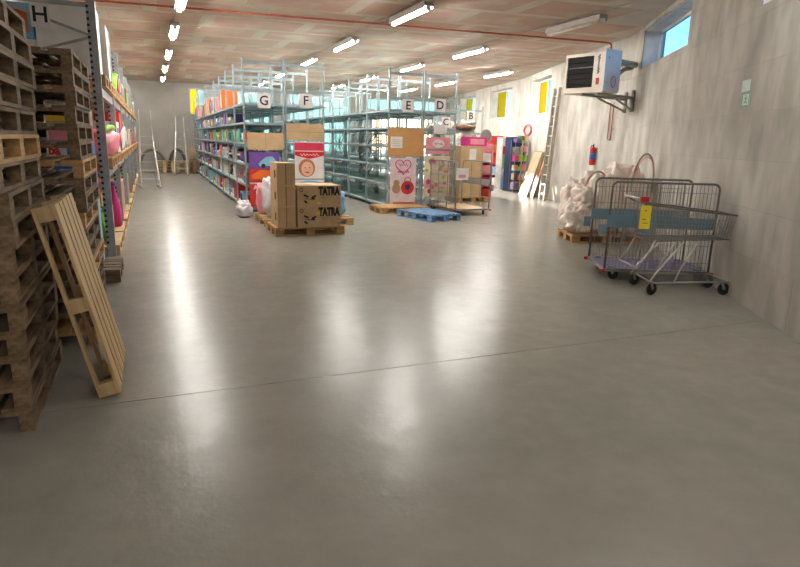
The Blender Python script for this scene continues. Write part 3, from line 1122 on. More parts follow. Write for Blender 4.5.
def castor(parent, loc, ang=0.0, r=.055):
    """fork and wheel in a part: castor > wheel"""
    f = put('castor', MB().bx(-.03, .03, -.025, .025, r * 2 + .005, r * 2 + .02).bar((0, -.022, r * 2 + .01), (.03, -.022, r), .004, .03)
            .bar((0, .022, r * 2 + .01), (.03, .022, r), .004, .03).mesh('castor', MCHROME), parent, loc, (0, 0, ang))
    Mw = Matrix.Rotation(R(90), 4, 'X')
    put('wheel', MB().lathe([(r * .5, -.017), (r * .92, -.016), (r, -.01), (r, .01), (r * .92, .016), (r * .5, .017)], 18, Mw).mesh('wheel', MRUBBER, True), f, (.03, 0, r))
    return f


def round_frame(L, z0, z1, r=.07, n=5):
    """inverted U: list of points in the x-z plane"""
    pts = [(-L / 2, 0, z0), (-L / 2, 0, z1 - r)]
    for k in range(1, n):
        a = math.pi / 2 * k / n
        pts.append((-L / 2 + r - r * math.cos(a), 0, z1 - r + r * math.sin(a)))
    pts += [(-L / 2 + r, 0, z1), (L / 2 - r, 0, z1)]
    for k in range(1, n):
        a = math.pi / 2 * k / n
        pts.append((L / 2 - r + r * math.sin(a), 0, z1 - r + r * math.cos(a)))
    pts += [(L / 2, 0, z1 - r), (L / 2, 0, z0)]
    return pts


def trolley(label, loc, rotz, L, Wd, deck_mat, frame_mat, band_mat, mesh_sides=(True, True), bands=(True, True), hgt=1.2, step=.05, skew=0.0):
    t = thing('mesh_trolley', label, 'trolley', loc, rotz)
    zd = .13
    put('deck', bxm('deck', deck_mat, -L / 2 + .03, L / 2 - .03, -Wd / 2 + .03, Wd / 2 - .03, zd, zd + .018), t)
    ch = MB().bx(-L / 2, L / 2, -Wd / 2, -Wd / 2 + .03, zd - .02, zd + .02).bx(-L / 2, L / 2, Wd / 2 - .03, Wd / 2, zd - .02, zd + .02)
    ch.bx(-L / 2, -L / 2 + .03, -Wd / 2 + .03, Wd / 2 - .03, zd - .02, zd + .02).bx(L / 2 - .03, L / 2, -Wd / 2 + .03, Wd / 2 - .03, zd - .02, zd + .02)
    put('chassis', ch.mesh('chassis', MCHROME), t)
    for i, sy in enumerate((-1, 1)):
        y = sy * (Wd / 2 - .015)
        f = put('side_frame', MB().tube(round_frame(L - .04, zd + .02, hgt), .014, 8).mesh('side_frame', frame_mat, True), t, (skew * sy, y, 0))
        if mesh_sides[i]:
            mb = MB()
            n = int((L - .08) / step)
            for k in range(1, n):
                x = -L / 2 + .02 + (L - .04) * k / n
                mb.tube([(x, 0, zd + .02), (x, 0, hgt - .01)], .0042, 4)
            for z in [zd + .12 + .21 * k for k in range(5)]:
                mb.tube([(-L / 2 + .02, 0, z), (L / 2 - .02, 0, z)], .0045, 4)
            put('wire_mesh', mb.mesh('wire_mesh', MCHROME), f, kind='stuff')
        for x in (-L / 6, L / 6):
            put('upright', MB().tube([(x, 0, zd + .02), (x, 0, hgt)], .009, 6).mesh('upright', MCHROME), f)
        if bands[i]:
            put('side_band', bxm('side_band', band_mat, -L / 2 - .01, L / 2 - .02, -.02, -.016, .66, .80), f)
            put('band_stub', bxm('band_stub', band_mat, -L / 2 - .10, -L / 2 - .01, -.03, -.016, .56, .69), f)
        for sx in (-1, 1):
            put('bumper', MB().lathe([(.02, 0), (.028, .005), (.028, .035), (.02, .04)], 10).mesh('bumper', MRED, True), t, (sx * (L / 2 + .012), sy * (Wd / 2 + .012), zd - .03))
            castor(t, (sx * (L / 2 - .12), sy * (Wd / 2 - .08), 0), R(20 * sx), .06).scale = (1, 1, 1.17)
    return t


MDARKFRAME = pm('grey_painted_tube', (128, 124, 118), (112, 108, 102), rough=.4, metal=.2)
trolley('flat trolley with bare beige deck between the blue pallet and far cartons', (6.66, 12.5, 0), R(93), 1.25, .92, MBEIGE, MCHROME, COLOURS['grey'],
        (False, True), (True, False), 1.2, .045)
o = card('notice_sheet', 'white notice sheet hanging on the beige deck trolley mesh', 'notice', 6.22, 6.52, .80, 1.06, MPAPER, y=11.83)
put('pink_sticker', bxm('pink_sticker', COLOURS['pink'], -.1, .08, -.002, 0, .05, .12), o)

# cartons and goods between rack D and the right wall
pallet('wooden pallet under the tall tan cartons', (8.2, 14.95, 0), R(5), MWOOD, L=1.0, Wd=.75)
zz = .145
for k in range(3):
    t = carton('tall stack tan carton near rack D, %s of three' % ('lowest', 'middle', 'topmost')[k], (8.1, 14.9, zz), .72, .62, .46, MKRAFT, R(4), 'tan cartons near rack D')
    if k == 2:
        put('paper_label', bxm('paper_label', MPAPER, -.08, .13, -.313, -.31, .1, .38), t)
    zz += .462
o = toy_box('magenta pink toy carton on top of the tall tan cartons', (8.3, 14.85, zz), .6, .4, .24, COLOURS['magenta'], COLOURS['pink'])
o = thing('round_lid', 'grey round lid standing upright behind the magenta toy carton', 'lid', (9.1, 15.6, 1.61))
Mx = Matrix.Rotation(R(90), 4, 'X')
Mx.translation = Vector((0, 0, .2))
put('plate', MB().lathe([(.19, -.012), (.2, -.008), (.2, .008), (.19, .012)], 28, Mx).mesh('plate', pm('grey_lid', (196, 186, 180), rough=.6), True), o)
Mx2 = Matrix.Rotation(R(90), 4, 'X')
Mx2.translation = Vector((0, -.016, .2))
put('rim', MB().lathe([(.18, -.004), (.186, -.004), (.186, .004), (.18, .004)], 28, Mx2).mesh('rim', COLOURS['grey']), o)


def display(label, x, y, w, d, hgt, frame_mat, cols, rotz=0.0):
    """cardboard display stand: back, sides, shelves (parts) and printed header"""
    t = thing('display_stand', label, 'display stand', (x, y, 0), rotz)
    put('back', bxm('back', frame_mat, -w / 2, w / 2, d / 2 - .02, d / 2, 0, hgt), t)
    for s in (-1, 1):
        put('side', bxm('side', frame_mat, s * w / 2 - (.015 if s > 0 else 0), s * w / 2 + (0 if s > 0 else .015), -d / 2, d / 2 - .02, 0, hgt * .96), t)
    n = len(cols)
    for k, cn in enumerate(cols):
        z = .05 + k * (hgt * .86) / n
        sh = put('tray', bxm('tray', frame_mat, -w / 2 + .015, w / 2 - .015, -d / 2, d / 2 - .02, z - .02, z), t)
        put('packet', bxm('packet', COLOURS[cn], -w / 2 + .04, w / 2 - .05, -d / 2 + .02, d / 2 - .05, z, z + hgt * .86 / n * .72), sh)
    put('header', bxm('header', frame_mat, -w / 2, w / 2, -d / 2, -d / 2 + .01, hgt * .88, hgt), t)
    return t


display('red and pink toy display stand below the grey lid', 9.1, 15.65, .42, .4, 1.6, COLOURS['pink'], ['red', 'magenta', 'pink', 'white'])
display('red toy display stand farthest along the right wall', 12.1, 20.0, .45, .4, 1.9, COLOURS['red'], ['white', 'sky blue', 'red', 'orange'])
display('white and blue toy display stand by the right wall', 11.9, 18.95, .48, .4, 1.85, COLOURS['white'], ['sky blue', 'white', 'lime green', 'red'])
display('dark blue toy display stand by the wire shelf', 11.75, 18.1, .52, .42, 1.85, COLOURS['navy'], ['tan', 'blue', 'navy', 'grey'])
w = thing('wire_shelf', 'tall wire display shelf hung with small packets by the right wall', 'wire shelf', (11.53, 17.45, 0), R(-5))
for sx in (-1, 1):
    for sy in (-1, 1):
        put('leg', MB().tube([(sx * .25, sy * .15, 0), (sx * .25, sy * .15, 1.75)], .012, 6).mesh('leg', MCHROME), w)
for k in range(6):
    z = .12 + k * .31
    mb = MB()
    for j in range(9):
        x = -.25 + .5 * j / 8
        mb.tube([(x, -.15, z), (x, .15, z)], .004, 4)
    mb.tube([(-.25, -.15, z), (.25, -.15, z)], .006, 4).tube([(-.25, .15, z), (.25, .15, z)], .006, 4)
    s_ = put('shelf', mb.mesh('shelf', MCHROME), w)
    for j in range(3):
        cn = fr_.choice(names_c)
        put('packet', bxm('packet', COLOURS[cn], -.21 + j * .15, -.09 + j * .15, -.12, .1, z + .006, z + .006 + fr_.uniform(.12, .22)), s_)
put('wooden_upright', bxm('wooden_upright', MPALE, -.02, .02, -.185, -.165, 0, 1.75), w)

# silver bundles beside rack B
o = thing('wrapped_stack', 'silver wrapped stack of goods behind the tan cartons', 'wrapped goods', (8.85, 16.5, 0))
put('bundle', lump(.45, .45, 1.0, 21.0, .08).mesh('bundle', MSILVER, True), o)
put('dark_cover', lump(.34, .36, .07, 4.0, .12).mesh('dark_cover', COLOURS['brown'], True), o, (0, 0, 2.0))
for k, (y, rr) in enumerate([(17.68, .24), (18.6, .26), (19.7, .28)]):
    sack('silver foil sack on the top shelf of rack B, %s from the front' % ORD[k], (9.5, y, 1.921), .34, rr, .19, MSILVER, 31 + k, 'silver sacks on rack B')
ang2 = math.atan2(U[1].y, U[1].x)
ringo = thing('wall_ring', 'flat pink oval ring hanging on the right wall above the wire shelf', 'ring', (11.98, 17.75, 2.09), ang2)
put('hoop', ring(MB(), 0, 0, .45, .17, 0, .032).mesh('hoop', pm('rose_plastic', (222, 70, 96), rough=.4), True), ringo)
put('hook', MB().tube([(0, .0, .17), (0, -.05, .19)], .006, 5).mesh('hook', MSTEEL), ringo)

# leaning sheets and ladder on the middle right wall
n2 = Vector((U[1].y, -U[1].x))                 # outwards
ang2 = math.atan2(U[1].y, U[1].x)


def lean_board(label, s, wid, hgt, off, th, mat, name='leaning_board'):
    """sheet leaning on the middle right wall; s along the wall, foot off metres from it"""
    p = W1 + U[1] * s - n2 * (off + .02)
    a = math.asin(min(.95, off / hgt))
    o = thing(name, label, 'board', (p.x, p.y, 0), ang2)
    b_ = MB()
    # local y is into the room, lean towards -y (the wall)
    dy, dz = -math.sin(a), math.cos(a)
    q = [(-wid / 2, 0, 0), (wid / 2, 0, 0), (wid / 2, dy * hgt, dz * hgt), (-wid / 2, dy * hgt, dz * hgt)]
    nn = Vector((0, dz, -dy)) * th
    vs = [Vector(v) + Vector((0, 0, .0)) for v in q] + [Vector(v) + nn for v in q]
    b_.add(vs, [(0, 1, 2, 3), (7, 6, 5, 4), (0, 4, 5, 1), (1, 5, 6, 2), (2, 6, 7, 3), (3, 7, 4, 0)])
    put('sheet', b_.mesh('sheet', mat), o)
    e = MB().bar(tuple(Vector(q[3]) + nn), tuple(Vector(q[2]) + nn), .006, .02)
    put('edge_strip', e.mesh('edge_strip', MTAPE), o)
    return o


lean_board('wide beige board leaning on the right wall near the wire shelf', 6.35, .95, 1.45, .42, .03, MBEIGE)
lean_board('narrow dark brown board leaning beside the wide beige board', 5.72, .16, 1.42, .34, .03, COLOURS['brown'])
lean_board('narrow reddish plank leaning next to the aluminium ladder', 5.45, .18, 1.40, .36, .025, pm('reddish_plank', (186, 132, 96), (168, 114, 80), rough=.7, stretch=(8, 1, 1)))

p0 = W1 + U[1] * 4.68 - n2 * .30
ld = thing('extension_ladder', 'long aluminium extension ladder leaning against the right wall', 'ladder', (p0.x, p0.y, 0), ang2)
LH, LO = 3.2, .20
for layer, dd, l0, l1 in ((0, 0.0, 0.0, 1.0), (1, .065, .03, .985)):
    for sx in (-1, 1):
        x = sx * (.24 - .03 * layer)
        put('rail', MB().bar((x, -LO * l0 - dd, LH * l0 + .012), (x, -LO * l1 - dd * .1, LH * l1), .04, .075).mesh('rail', MALUDULL), ld)
    for k in range(11):
        f = .06 + k * .087
        put('rung', MB().tube([(-.22, -LO * f - dd, LH * f), (.22, -LO * f - dd, LH * f)], .016, 6).mesh('rung', MALU), ld)

# ------------------------------------------------------------------ gas heater, pipes and extinguisher
ht = thing('gas_heater', 'cream wall mounted gas heater with black louvres and bluish side panel', 'heater', (7.90, 9.35, 2.60), R(106))
# local x = along the wall (away from the camera), local y = into the room; front face at y = 0
HL, HD, HH = .88, .50, .72
put('casing', MB().bx(.0, HL, -HD, -.05, 0, HH).bx(0, HL, -.05, 0, 0, .10).bx(0, HL, -.05, 0, HH - .06, HH).bx(0, .24, -.05, 0, .10, HH - .06)
    .bx(HL - .05, HL, -.05, 0, .10, HH - .06).mesh('casing', MHEATER), ht)
put('louvre_recess', bxm('louvre_recess', MDARK, .24, HL - .05, -.048, -.04, .10, HH - .06), ht)
for k in range(6):
    z = .14 + k * .098
    put('louvre', MB().bar((.245, -.018, z + .03), (HL - .055, -.018, z + .03), .045, .008).mesh('louvre', MDARK if k != 3 else MSTEEL), ht)
put('side_panel', bxm('side_panel', MHEATBLUE, -.018, -.001, -HD - .01, .012, .02, HH + .05), ht)
eb = ring(MB(), 0, 0, .075, .10, 0, .008)
put('round_emblem', eb.mesh('round_emblem', COLOURS['red']), ht, (-.02, -.30, .20), (0, 0, R(90)))
put('red_sticker', bxm('red_sticker', COLOURS['red'], .09, .16, 0, .003, .14, .26), ht)
squiggle(ht, MBLACK, .50, .125, .34, .05, .003, 7, .008, axis='z')
for y_, z_ in ((-.09, .18), (-.10, .62)):
    put('screw', MB().lathe([(.012, 0), (.014, .004), (.008, .008)], 8, Matrix.Rotation(R(-90), 4, 'Y')).mesh('screw', MBLACK), ht, (-.018, y_, z_))
put('flue_pipe', MB().tube([(.12, -HD, .60), (.12, -1.24, .60)], .06, 12).tube([(.32, -HD, .36), (.30, -.8, .34), (.22, -1.0, .5), (.16, -1.2, .55)], .045, 12).mesh('flue_pipe', MALUDULL, True), ht)
br_m = pm('grey_bracket', (150, 148, 140), rough=.5)
for x_, d_ in ((.10, 1.24), (.45, 1.55)):
    put('bracket', MB().bar((x_, -d_, -.03), (x_, .03, -.03), .05, .05).bar((x_, -d_, -.30), (x_, -d_, .12), .05, .05)
        .bar((x_, -d_, -.27), (x_, -.55, -.06), .03, .03).mesh('bracket', br_m), ht)
rp_ = thing('wall_pipe_loop', 'thin red copper pipe loop on the wall below the heater', 'pipe', (W1.x + U[1].x * .75, W1.y + U[1].y * .75, 0), ang2)
put('loop', MB().tube([(-.09, .035, 2.56), (-.09, .035, 1.80), (-.07, .035, 1.76), (.07, .035, 1.76), (.09, .035, 1.80), (.09, .035, 2.56)], .013, 8).mesh('loop', MCOPPER, True), rp_)
put('clip', bxm('clip', MSTEEL, -.13, .13, 0, .024, 1.98, 2.0), rp_)

fe = thing('fire_extinguisher', 'red fire extinguisher hanging on the right wall above the bundles', 'extinguisher', (W1.x + U[1].x * 1.5 - n2.x * .09, W1.y + U[1].y * 1.5 - n2.y * .09, 1.16), ang2)
put('cylinder', MB().lathe([(.03, 0), (.07, .01), (.075, .04), (.075, .36), (.06, .40), (.03, .425), (.025, .44)], 18).mesh('cylinder', MRED, True), fe)
put('label_band', MB().lathe([(.0755, .14), (.0765, .14), (.0765, .28), (.0755, .28)], 18).mesh('label_band', COLOURS['blue'], True), fe)
put('valve', MB().lathe([(.018, .44), (.02, .47), (.012, .48)], 10).bar((0, 0, .475), (-.08, .02, .50), .02, .008).mesh('valve', MBLACK), fe)
put('hose', MB().tube([(.02, 0, .46), (.07, .02, .46), (.098, .03, .38), (.1, .03, .2), (.095, .03, .1)], .011, 6).mesh('hose', MRUBBER, True), fe)
put('wall_hook', bxm('wall_hook', MSTEEL, -.02, .02, -.088, -.07, .30, .42), fe)

# emergency exit sign plates on the near right wall
n1 = Vector((U[0].y, -U[0].x))
ang1 = math.atan2(U[0].y, U[0].x)
MSIGN = pm('pale_green_sign', (206, 226, 214), rough=.5)
MSIGNG = pm('sign_green', (70, 170, 130), rough=.5)
for nm, z0, z1, s0, s1, lb in (('exit_sign', 2.07, 2.215, 5.60, 5.80, 'white and green running figure exit plate on the right wall'),
                               ('notice_plate', 2.235, 2.355, 5.64, 5.86, 'pale green blank plate above the exit plate on the right wall')):
    p = W0 + U[0] * s0
    o = thing(nm, lb, 'sign', (p.x - n1.x * .004, p.y - n1.y * .004, z0), ang1)
    L_ = s1 - s0
    put('plate', bxm('plate', MSIGN, 0, L_, -.001, .006, 0, z1 - z0), o)
    if nm == 'exit_sign':
        put('border', MB().bx(0, L_, .006, .008, 0, .012).bx(0, L_, .006, .008, z1 - z0 - .012, z1 - z0).bx(0, .014, .006, .008, .012, z1 - z0 - .012)
            .bx(L_ - .014, L_, .006, .008, .012, z1 - z0 - .012).mesh('border', MSIGNG), o)
        fg = MB().bar((.10, .007, .10), (.09, .007, .065), .002, .022).bar((.09, .007, .065), (.06, .007, .03), .002, .014).bar((.09, .007, .065), (.12, .007, .04), .002, .014)
        fg.bar((.10, .007, .095), (.07, .007, .08), .002, .010).bar((.10, .007, .095), (.13, .007, .085), .002, .010)
        fg.bx(.10, .118, .006, .008, .108, .124)
        put('running_figure', fg.mesh('running_figure', MSIGNG), o)

# ------------------------------------------------------------------ wrapped bundles on a pallet by the right wall
pa = ang1 - R(90)
pc = Vector((7.25, 8.72))
pallet('wooden pallet under the plastic wrapped bundles', (7.2, 8.25, 0), R(-20), MWOOD)


wp = thing('wrapped_load', 'pallet load of pale baby seats with hoops wrapped in crinkled plastic', 'wrapped goods', (7.2, 8.25, .146), R(-20))


def bundle(x, y, rx, ry, rz, seed, hoop=None, z=0.0):
    b_ = put('bundle', lump(rx, ry, rz, seed, .20, 56, 36, .6).mesh('bundle', MPLASTIC, True), wp, (x, y, z))
    rr = random.Random(int(seed * 10))
    fm_ = MB()
    for k in range(9):
        a0 = rr.uniform(0, 2 * math.pi)
        pts = []
        for j in range(6):
            f = j / 5
            a_ = a0 + .5 * f * rr.uniform(.4, 1.2)
            q = .99 - .35 * f ** 2
            pts.append((rx * q * math.cos(a_), ry * q * math.sin(a_), .04 + rz * 1.85 * f))
        fm_.tube(pts, .013, 5)
    put('plastic_fold', fm_.mesh('plastic_fold', MPLASTIC, True), b_, kind='stuff')
    if hoop:
        cx, cy, cz, w_, hgt, tilt = hoop
        pts = [(cx - w_ * math.cos(math.pi * k / 16), cy - tilt * math.sin(math.pi * k / 16), cz + hgt * math.sin(math.pi * k / 16) ** .8) for k in range(17)]
        put('hoop', MB().tube(pts, .017, 7).mesh('hoop', MHOOP, True), b_)
        pts2 = [(p[0] * .97 + cx * .03, p[1] - .03, p[2] - .05) for p in pts[3:14]]
        put('pink_trim', MB().tube(pts2, .008, 6).mesh('pink_trim', COLOURS['pink'], True), b_)
    return b_


bundle(-.42, -.12, .24, .27, .25, 2.3)
bundle(-.38, .22, .24, .24, .42, 4.9, (.26, -.20, .62, .20, .42, .05))
bundle(-.05, .05, .30, .34, .50, 7.7)
bundle(.30, .12, .28, .30, .57, 9.1)
bundle(.46, -.15, .24, .24, .50, 11.4, (.06, -.20, .74, .18, .62, .05))
bundle(-.28, -.08, .22, .24, .18, 14.2, None, .42)

# ------------------------------------------------------------------ near trolley and shopping cart
tr_dir = math.atan2(4.91 - 5.45, 6.00 - 4.87)
trolley('mesh sided flat trolley with bluegrey bands and purple deck by the right wall', (5.81, 5.73, 0), R(-26.4), 1.28, .82, MPURPLE, MDARKFRAME, MBLUEGREY,
        (True, True), (True, True), 1.2, .042)


def shopping_cart(label, loc, rotz):
    """handle at -x, nose at +x"""
    t = thing('shopping_cart', label, 'shopping cart', loc, rotz)
    # basket corner profile: (x, half width, top z, bottom z)
    A, B = (-.12, .25, 1.00, .60), (.86, .17, .90, .63)
    def corner(f, s, top):
        x = A[0] + (B[0] - A[0]) * f
        w_ = A[1] + (B[1] - A[1]) * f
        z = (A[2] + (B[2] - A[2]) * f) if top else (A[3] + (B[3] - A[3]) * f)
        return Vector((x + (0.0 if top else (-.06 * f + .02)), s * (w_ - (0 if top else .03)), z))
    rim = [corner(0, -1, 1), corner(1, -1, 1), corner(1, 1, 1), corner(0, 1, 1)]
    put('basket_rim', MB().tube(rim, .010, 7, True).mesh('basket_rim', MDARKFRAME, True), t)
    bt = [corner(0, -1, 0), corner(1, -1, 0), corner(1, 1, 0), corner(0, 1, 0)]
    put('basket_base', MB().tube(bt, .007, 6, True).mesh('basket_base', MCHROME, True), t)
    wires = MB()
    for s in (-1, 1):
        for k in range(27):
            f = k / 26
            wires.tube([corner(f, s, 1), corner(f, s, 0)], .0034, 4)
        for g in (.25, .5, .75):
            wires.tube([corner(0, s, 1).lerp(corner(0, s, 0), g), corner(1, s, 1).lerp(corner(1, s, 0), g)], .0028, 4)
    put('side_wires', wires.mesh('side_wires', MCHROME), t, kind='stuff')
    wires = MB()
    for k in range(13):
        g = k / 12
        for f in (0, 1):
            wires.tube([corner(f, -1, 1).lerp(corner(f, 1, 1), g), corner(f, -1, 0).lerp(corner(f, 1, 0), g)], .0024, 4)
        wires.tube([corner(0, -1, 0).lerp(corner(0, 1, 0), g), corner(1, -1, 0).lerp(corner(1, 1, 0), g)], .0024, 4)
    for k in range(1, 14):
        wires.tube([corner(k / 14, -1, 0), corner(k / 14, 1, 0)], .0024, 4)
    put('end_wires', wires.mesh('end_wires', MCHROME), t, kind='stuff')
    put('handle_bar', MB().tube([(-.24, -.25, 1.06), (-.24, .25, 1.06)], .014, 8).mesh('handle_bar', MALU, True), t)
    for s in (-1, 1):
        put('handle_arm', MB().tube([(-.24, s * .25, 1.06), (-.12, s * .25, 1.0)], .011, 6).mesh('handle_arm', MDARKFRAME, True), t)
        if s < 0:
            put('handle_cap', bxm('handle_cap', MRED, -.27, -.19, s * .25 - .03, s * .25 + .03, 1.03, 1.09), t)
        # chassis side: leg curved down from the basket, runner to the front castor
        put('frame_leg', MB().tube([(.28, s * .22, .60), (.10, s * .24, .38), (-.02, s * .25, .22), (-.06, s * .25, .155), (-.02, s * .25, .14), (.3, s * .235, .15), (.86, s * .2, .155)],
                                   .011, 7).mesh('frame_leg', MALU, True), t)
        put('frame_strut', MB().tube([(-.05, s * .25, .62), (-.14, s * .25, .42), (-.22, s * .25, .30)], .010, 6).tube([(.45, s * .21, .62), (.28, s * .23, .30), (.22, s * .235, .15)], .010, 6)
            .mesh('frame_strut', MALU, True), t)
    put('cross_bar', MB().tube([(-.02, -.25, .14), (-.02, .25, .14)], .010, 6).tube([(.86, -.2, .155), (.86, .2, .155)], .010, 6).tube([(.28, -.22, .6), (.28, .22, .6)], .010, 6)
        .tube([(-.22, -.25, .30), (-.22, .25, .30)], .010, 6).mesh('cross_bar', MALU, True), t)
    tray = MB()
    for k in range(11):
        y = -.22 + .44 * k / 10
        tray.tube([(.0, y, .155), (.84, y * .86, .165)], .003, 4)
    put('lower_tray', tray.mesh('lower_tray', MCHROME), t, kind='stuff')
    put('child_seat_flap', bxm('child_seat_flap', MBLUEGREY, -.085, -.075, -.2, .2, .66, .9), t)
    for x, y in ((-.03, -.24), (-.03, .24), (.82, -.17), (.82, .17)):
        castor(t, (x - .02, y, 0), R(15 if x < 0 else -8), .062).scale = (1, 1, 1.1)
    return t


shopping_cart('chrome wire shopping cart with red handle cap in front of the mesh trolley', (5.185, 5.085, 0), R(-21))
tg = thing('hanging_tag', 'yellow card tag hanging from the shopping cart handle', 'tag', (4.862, 4.872, 1.0), R(-21))
put('card', bxm('card', MYELLOW, -.058, .058, -.003, .003, -.25, .0), tg)
put('print', MB().bx(-.03, .01, -.0045, -.003, -.15, -.14).bx(-.02, .03, -.0045, -.003, -.19, -.182).bx(-.008, .008, -.0045, -.003, -.06, -.045).mesh('print', COLOURS['brown']), tg)
put('string', MB().tube([(0, 0, 0), (-.01, .01, .07)], .003, 4).mesh('string', MBLACK), tg)

# ------------------------------------------------------------------ pallet rack H along the left wall
XF, XR = -.56, -1.62
hr = thing('pallet_rack', 'grey steel pallet rack along the left wall under the letter H', 'pallet rack', (0, 8.6, 0))
up_ = bxm('upright', MRACK2, -.05, .05, -.04, .04, 0, 3.22)
BAY = 2.8
slots = MB()
for k in range(42):
    z = .2 + k * .07
    slots.bx(-.051, -.022, -.0415, -.038, z, z + .03)
slots = slots.mesh('slot_row', MDARK)
beam = bxm('beam', MRACK2, -.025, .025, .04, BAY - .04, -.055, .055)
lacing = MB()
for k in range(4):
    z = .3 + k * .7
    lacing.bar((XR, 0, z), (XF, 0, z + .35), .02, .03).bar((XF, 0, z + .35), (XR, 0, z + .7), .02, .03)
lacing = lacing.mesh('lacing', MRACK2)
for i in range(8):
    for x in (XF, XR):
        p = put('upright', up_, hr, (x, i * BAY, 0))
        if i < 3:
            put('slot_row', slots, p, kind='stuff')
    put('lacing', lacing, hr, (0, i * BAY + .0, 0))
    put('top_tie', bxm('top_tie', MRACK2, XR, XF, -.02, .02, 3.08, 3.13) if i == 0 else bpy.data.meshes['top_tie'], hr, (0, i * BAY, 0))
    if i < 7:
        for z in (1.09, 2.13):
            for x in (XF, XR):
                put('beam', beam, hr, (x, i * BAY, z))
letter_o = letter_sign('H', -1.10, 8.573, 2.94, .20, .27, 'on the end of the left pallet rack')

hb = random.Random(21)
nm_bay = ['nearest', 'second', 'third', 'fourth', 'fifth', 'sixth', 'farthest']
nm_lev = ['floor', 'middle', 'upper']
LEVH = [0, 1.147, 2.187]
hcols = ['white', 'red', 'pink', 'tan', 'cream', 'brown', 'orange', 'lime green', 'grey', 'blue', 'tan', 'white']
for i in range(7):
    for l in range(3):
        for k in range(2):
            y = 8.6 + i * BAY + .75 + k * 1.3
            pallet('wooden pallet on the %s level of the left rack, %s bay, %s half' % (nm_lev[l], nm_bay[i], ('near', 'far')[k]),
                   (-1.02, y, LEVH[l]), R(90), MWOOD if l else MPALE, L=1.2, Wd=1.1, group='pallets in the left rack', parts=(i < 2))
            if i < 1 or (i == 1 and l == 2):
                continue                      # nearest bay is filled by hand below
            zb = LEVH[l] + .1445
            hmax = (.80, .78, .55)[l]
            c1, c2 = hb.sample(hcols, 2)
            for q, (cn, x, dx) in enumerate(((c1, -.74, .44), (c2, -1.25, .5))):
                hz = hmax * hb.uniform(.45, .95)
                wy = hb.uniform(.7, 1.05)
                lab = '%s %s on the left rack, %s level, %s bay, %s %s half'
                kd = hb.choice(['carton', 'toy', 'sack'])
                kn = {'carton': 'carton', 'toy': 'toy box', 'sack': 'sack'}[kd]
                lb = lab % (cn, kn, nm_lev[l], nm_bay[i], ('near', 'far')[k], ('front', 'back')[q])
                gp = 'goods in the left rack'
                if kd == 'carton':
                    carton(lb, (x, y, zb), dx, wy, hz, COLOURS[cn], 0, gp)
                elif kd == 'toy':
                    toy_box(lb, (x, y, zb), dx, wy, hz, COLOURS[cn], COLOURS[hb.choice(hcols)], 0, gp, 'right')
                else:
                    sack(lb, (x, y, zb), dx * .36, wy * .36, hz * .38, COLOURS[cn], hb.random() * 40, gp)

# nearest bay, upper level: big white cartons, the bright tubs beyond
zu = LEVH[2] + .1445
carton('huge pale grey carton at the end of the left rack beside the letter H', (-.86, 9.1, zu), .66, .62, .80, MWHITE, 0, tape=False)
carton('white carton with yellow marks behind the rack post', (-.72, 9.72, zu), .52, .50, .70, MWHITE, 0, tape=False)
o = toy_box('blue toy carton with orange flowers on the rack end left of letter H', (-1.38, 9.0, zu + .36), .34, .5, .40, COLOURS['sky blue'], COLOURS['orange'])
o = toy_box('white and navy toy carton beneath the blue flower carton', (-1.38, 9.0, zu), .36, .5, .355, COLOURS['white'], COLOURS['navy'])
tub('lime green plastic tub on the upper level of the left rack', (-.62, 12.15, zu), .17, .30, COLOURS['lime green'])
toy_box('red narrow toy box beside the lime green tub', (-.60, 12.75, zu), .26, .22, .34, COLOURS['red'], COLOURS['white'], face='right')
toy_box('blue narrow toy box beside the red narrow toy box', (-.60, 13.35, zu), .26, .26, .40, COLOURS['blue'], COLOURS['white'], face='right')
carton('tan low carton behind the white carton on the upper level', (-.80, 10.75, zu), .5, .8, .25, MKRAFT, 0)
carton('white carton beyond the blue narrow toy box', (-.70, 13.85, zu), .4, .4, .3, COLOURS['white'], 0)
# nearest bay, middle level: pink play house parts, red domes
zm = LEVH[1] + .1445
o = thing('toy_slide', 'large pink plastic toy slide with a green edge on the middle level', 'toy slide', (-.72, 10.15, zm))
put('body', lump(.28, 1.15, .19, 3.3, .08, 30, 18, .6).mesh('body', MPINK, True), o)
put('green_edge', MB().tube([(.1, -1.05, .30), (.2, -.7, .40), (.22, -.2, .40), (.2, .1, .38)], .04, 8).mesh('green_edge', COLOURS['lime green'], True), o)
put('white_flap', MB().bar((.28, .7, .15), (.34, 1.1, .34), .03, .22).mesh('white_flap', COLOURS['white']), o)
put('flower_disc', MB().lathe([(.09, 0), (.1, .02), (.03, .03)], 14, Matrix.Translation((.30, .15, .22)) @ Matrix.Rotation(R(90), 4, 'Y')).mesh('flower_disc', COLOURS['pink'], True), o)
ball('big red dome shaped toy ball behind the rack post', (-1.36, 9.4, zm), .24, COLOURS['red'], COLOURS['red'])
ball('red toy ball with white stripe on the middle level', (-1.36, 10.6, zm), .24, COLOURS['red'], COLOURS['white'])
toy_box('orange toy box at the end of the middle level pallet', (-1.36, 11.1, zm), .34, .28, .42, COLOURS['orange'], COLOURS['white'], face='right')
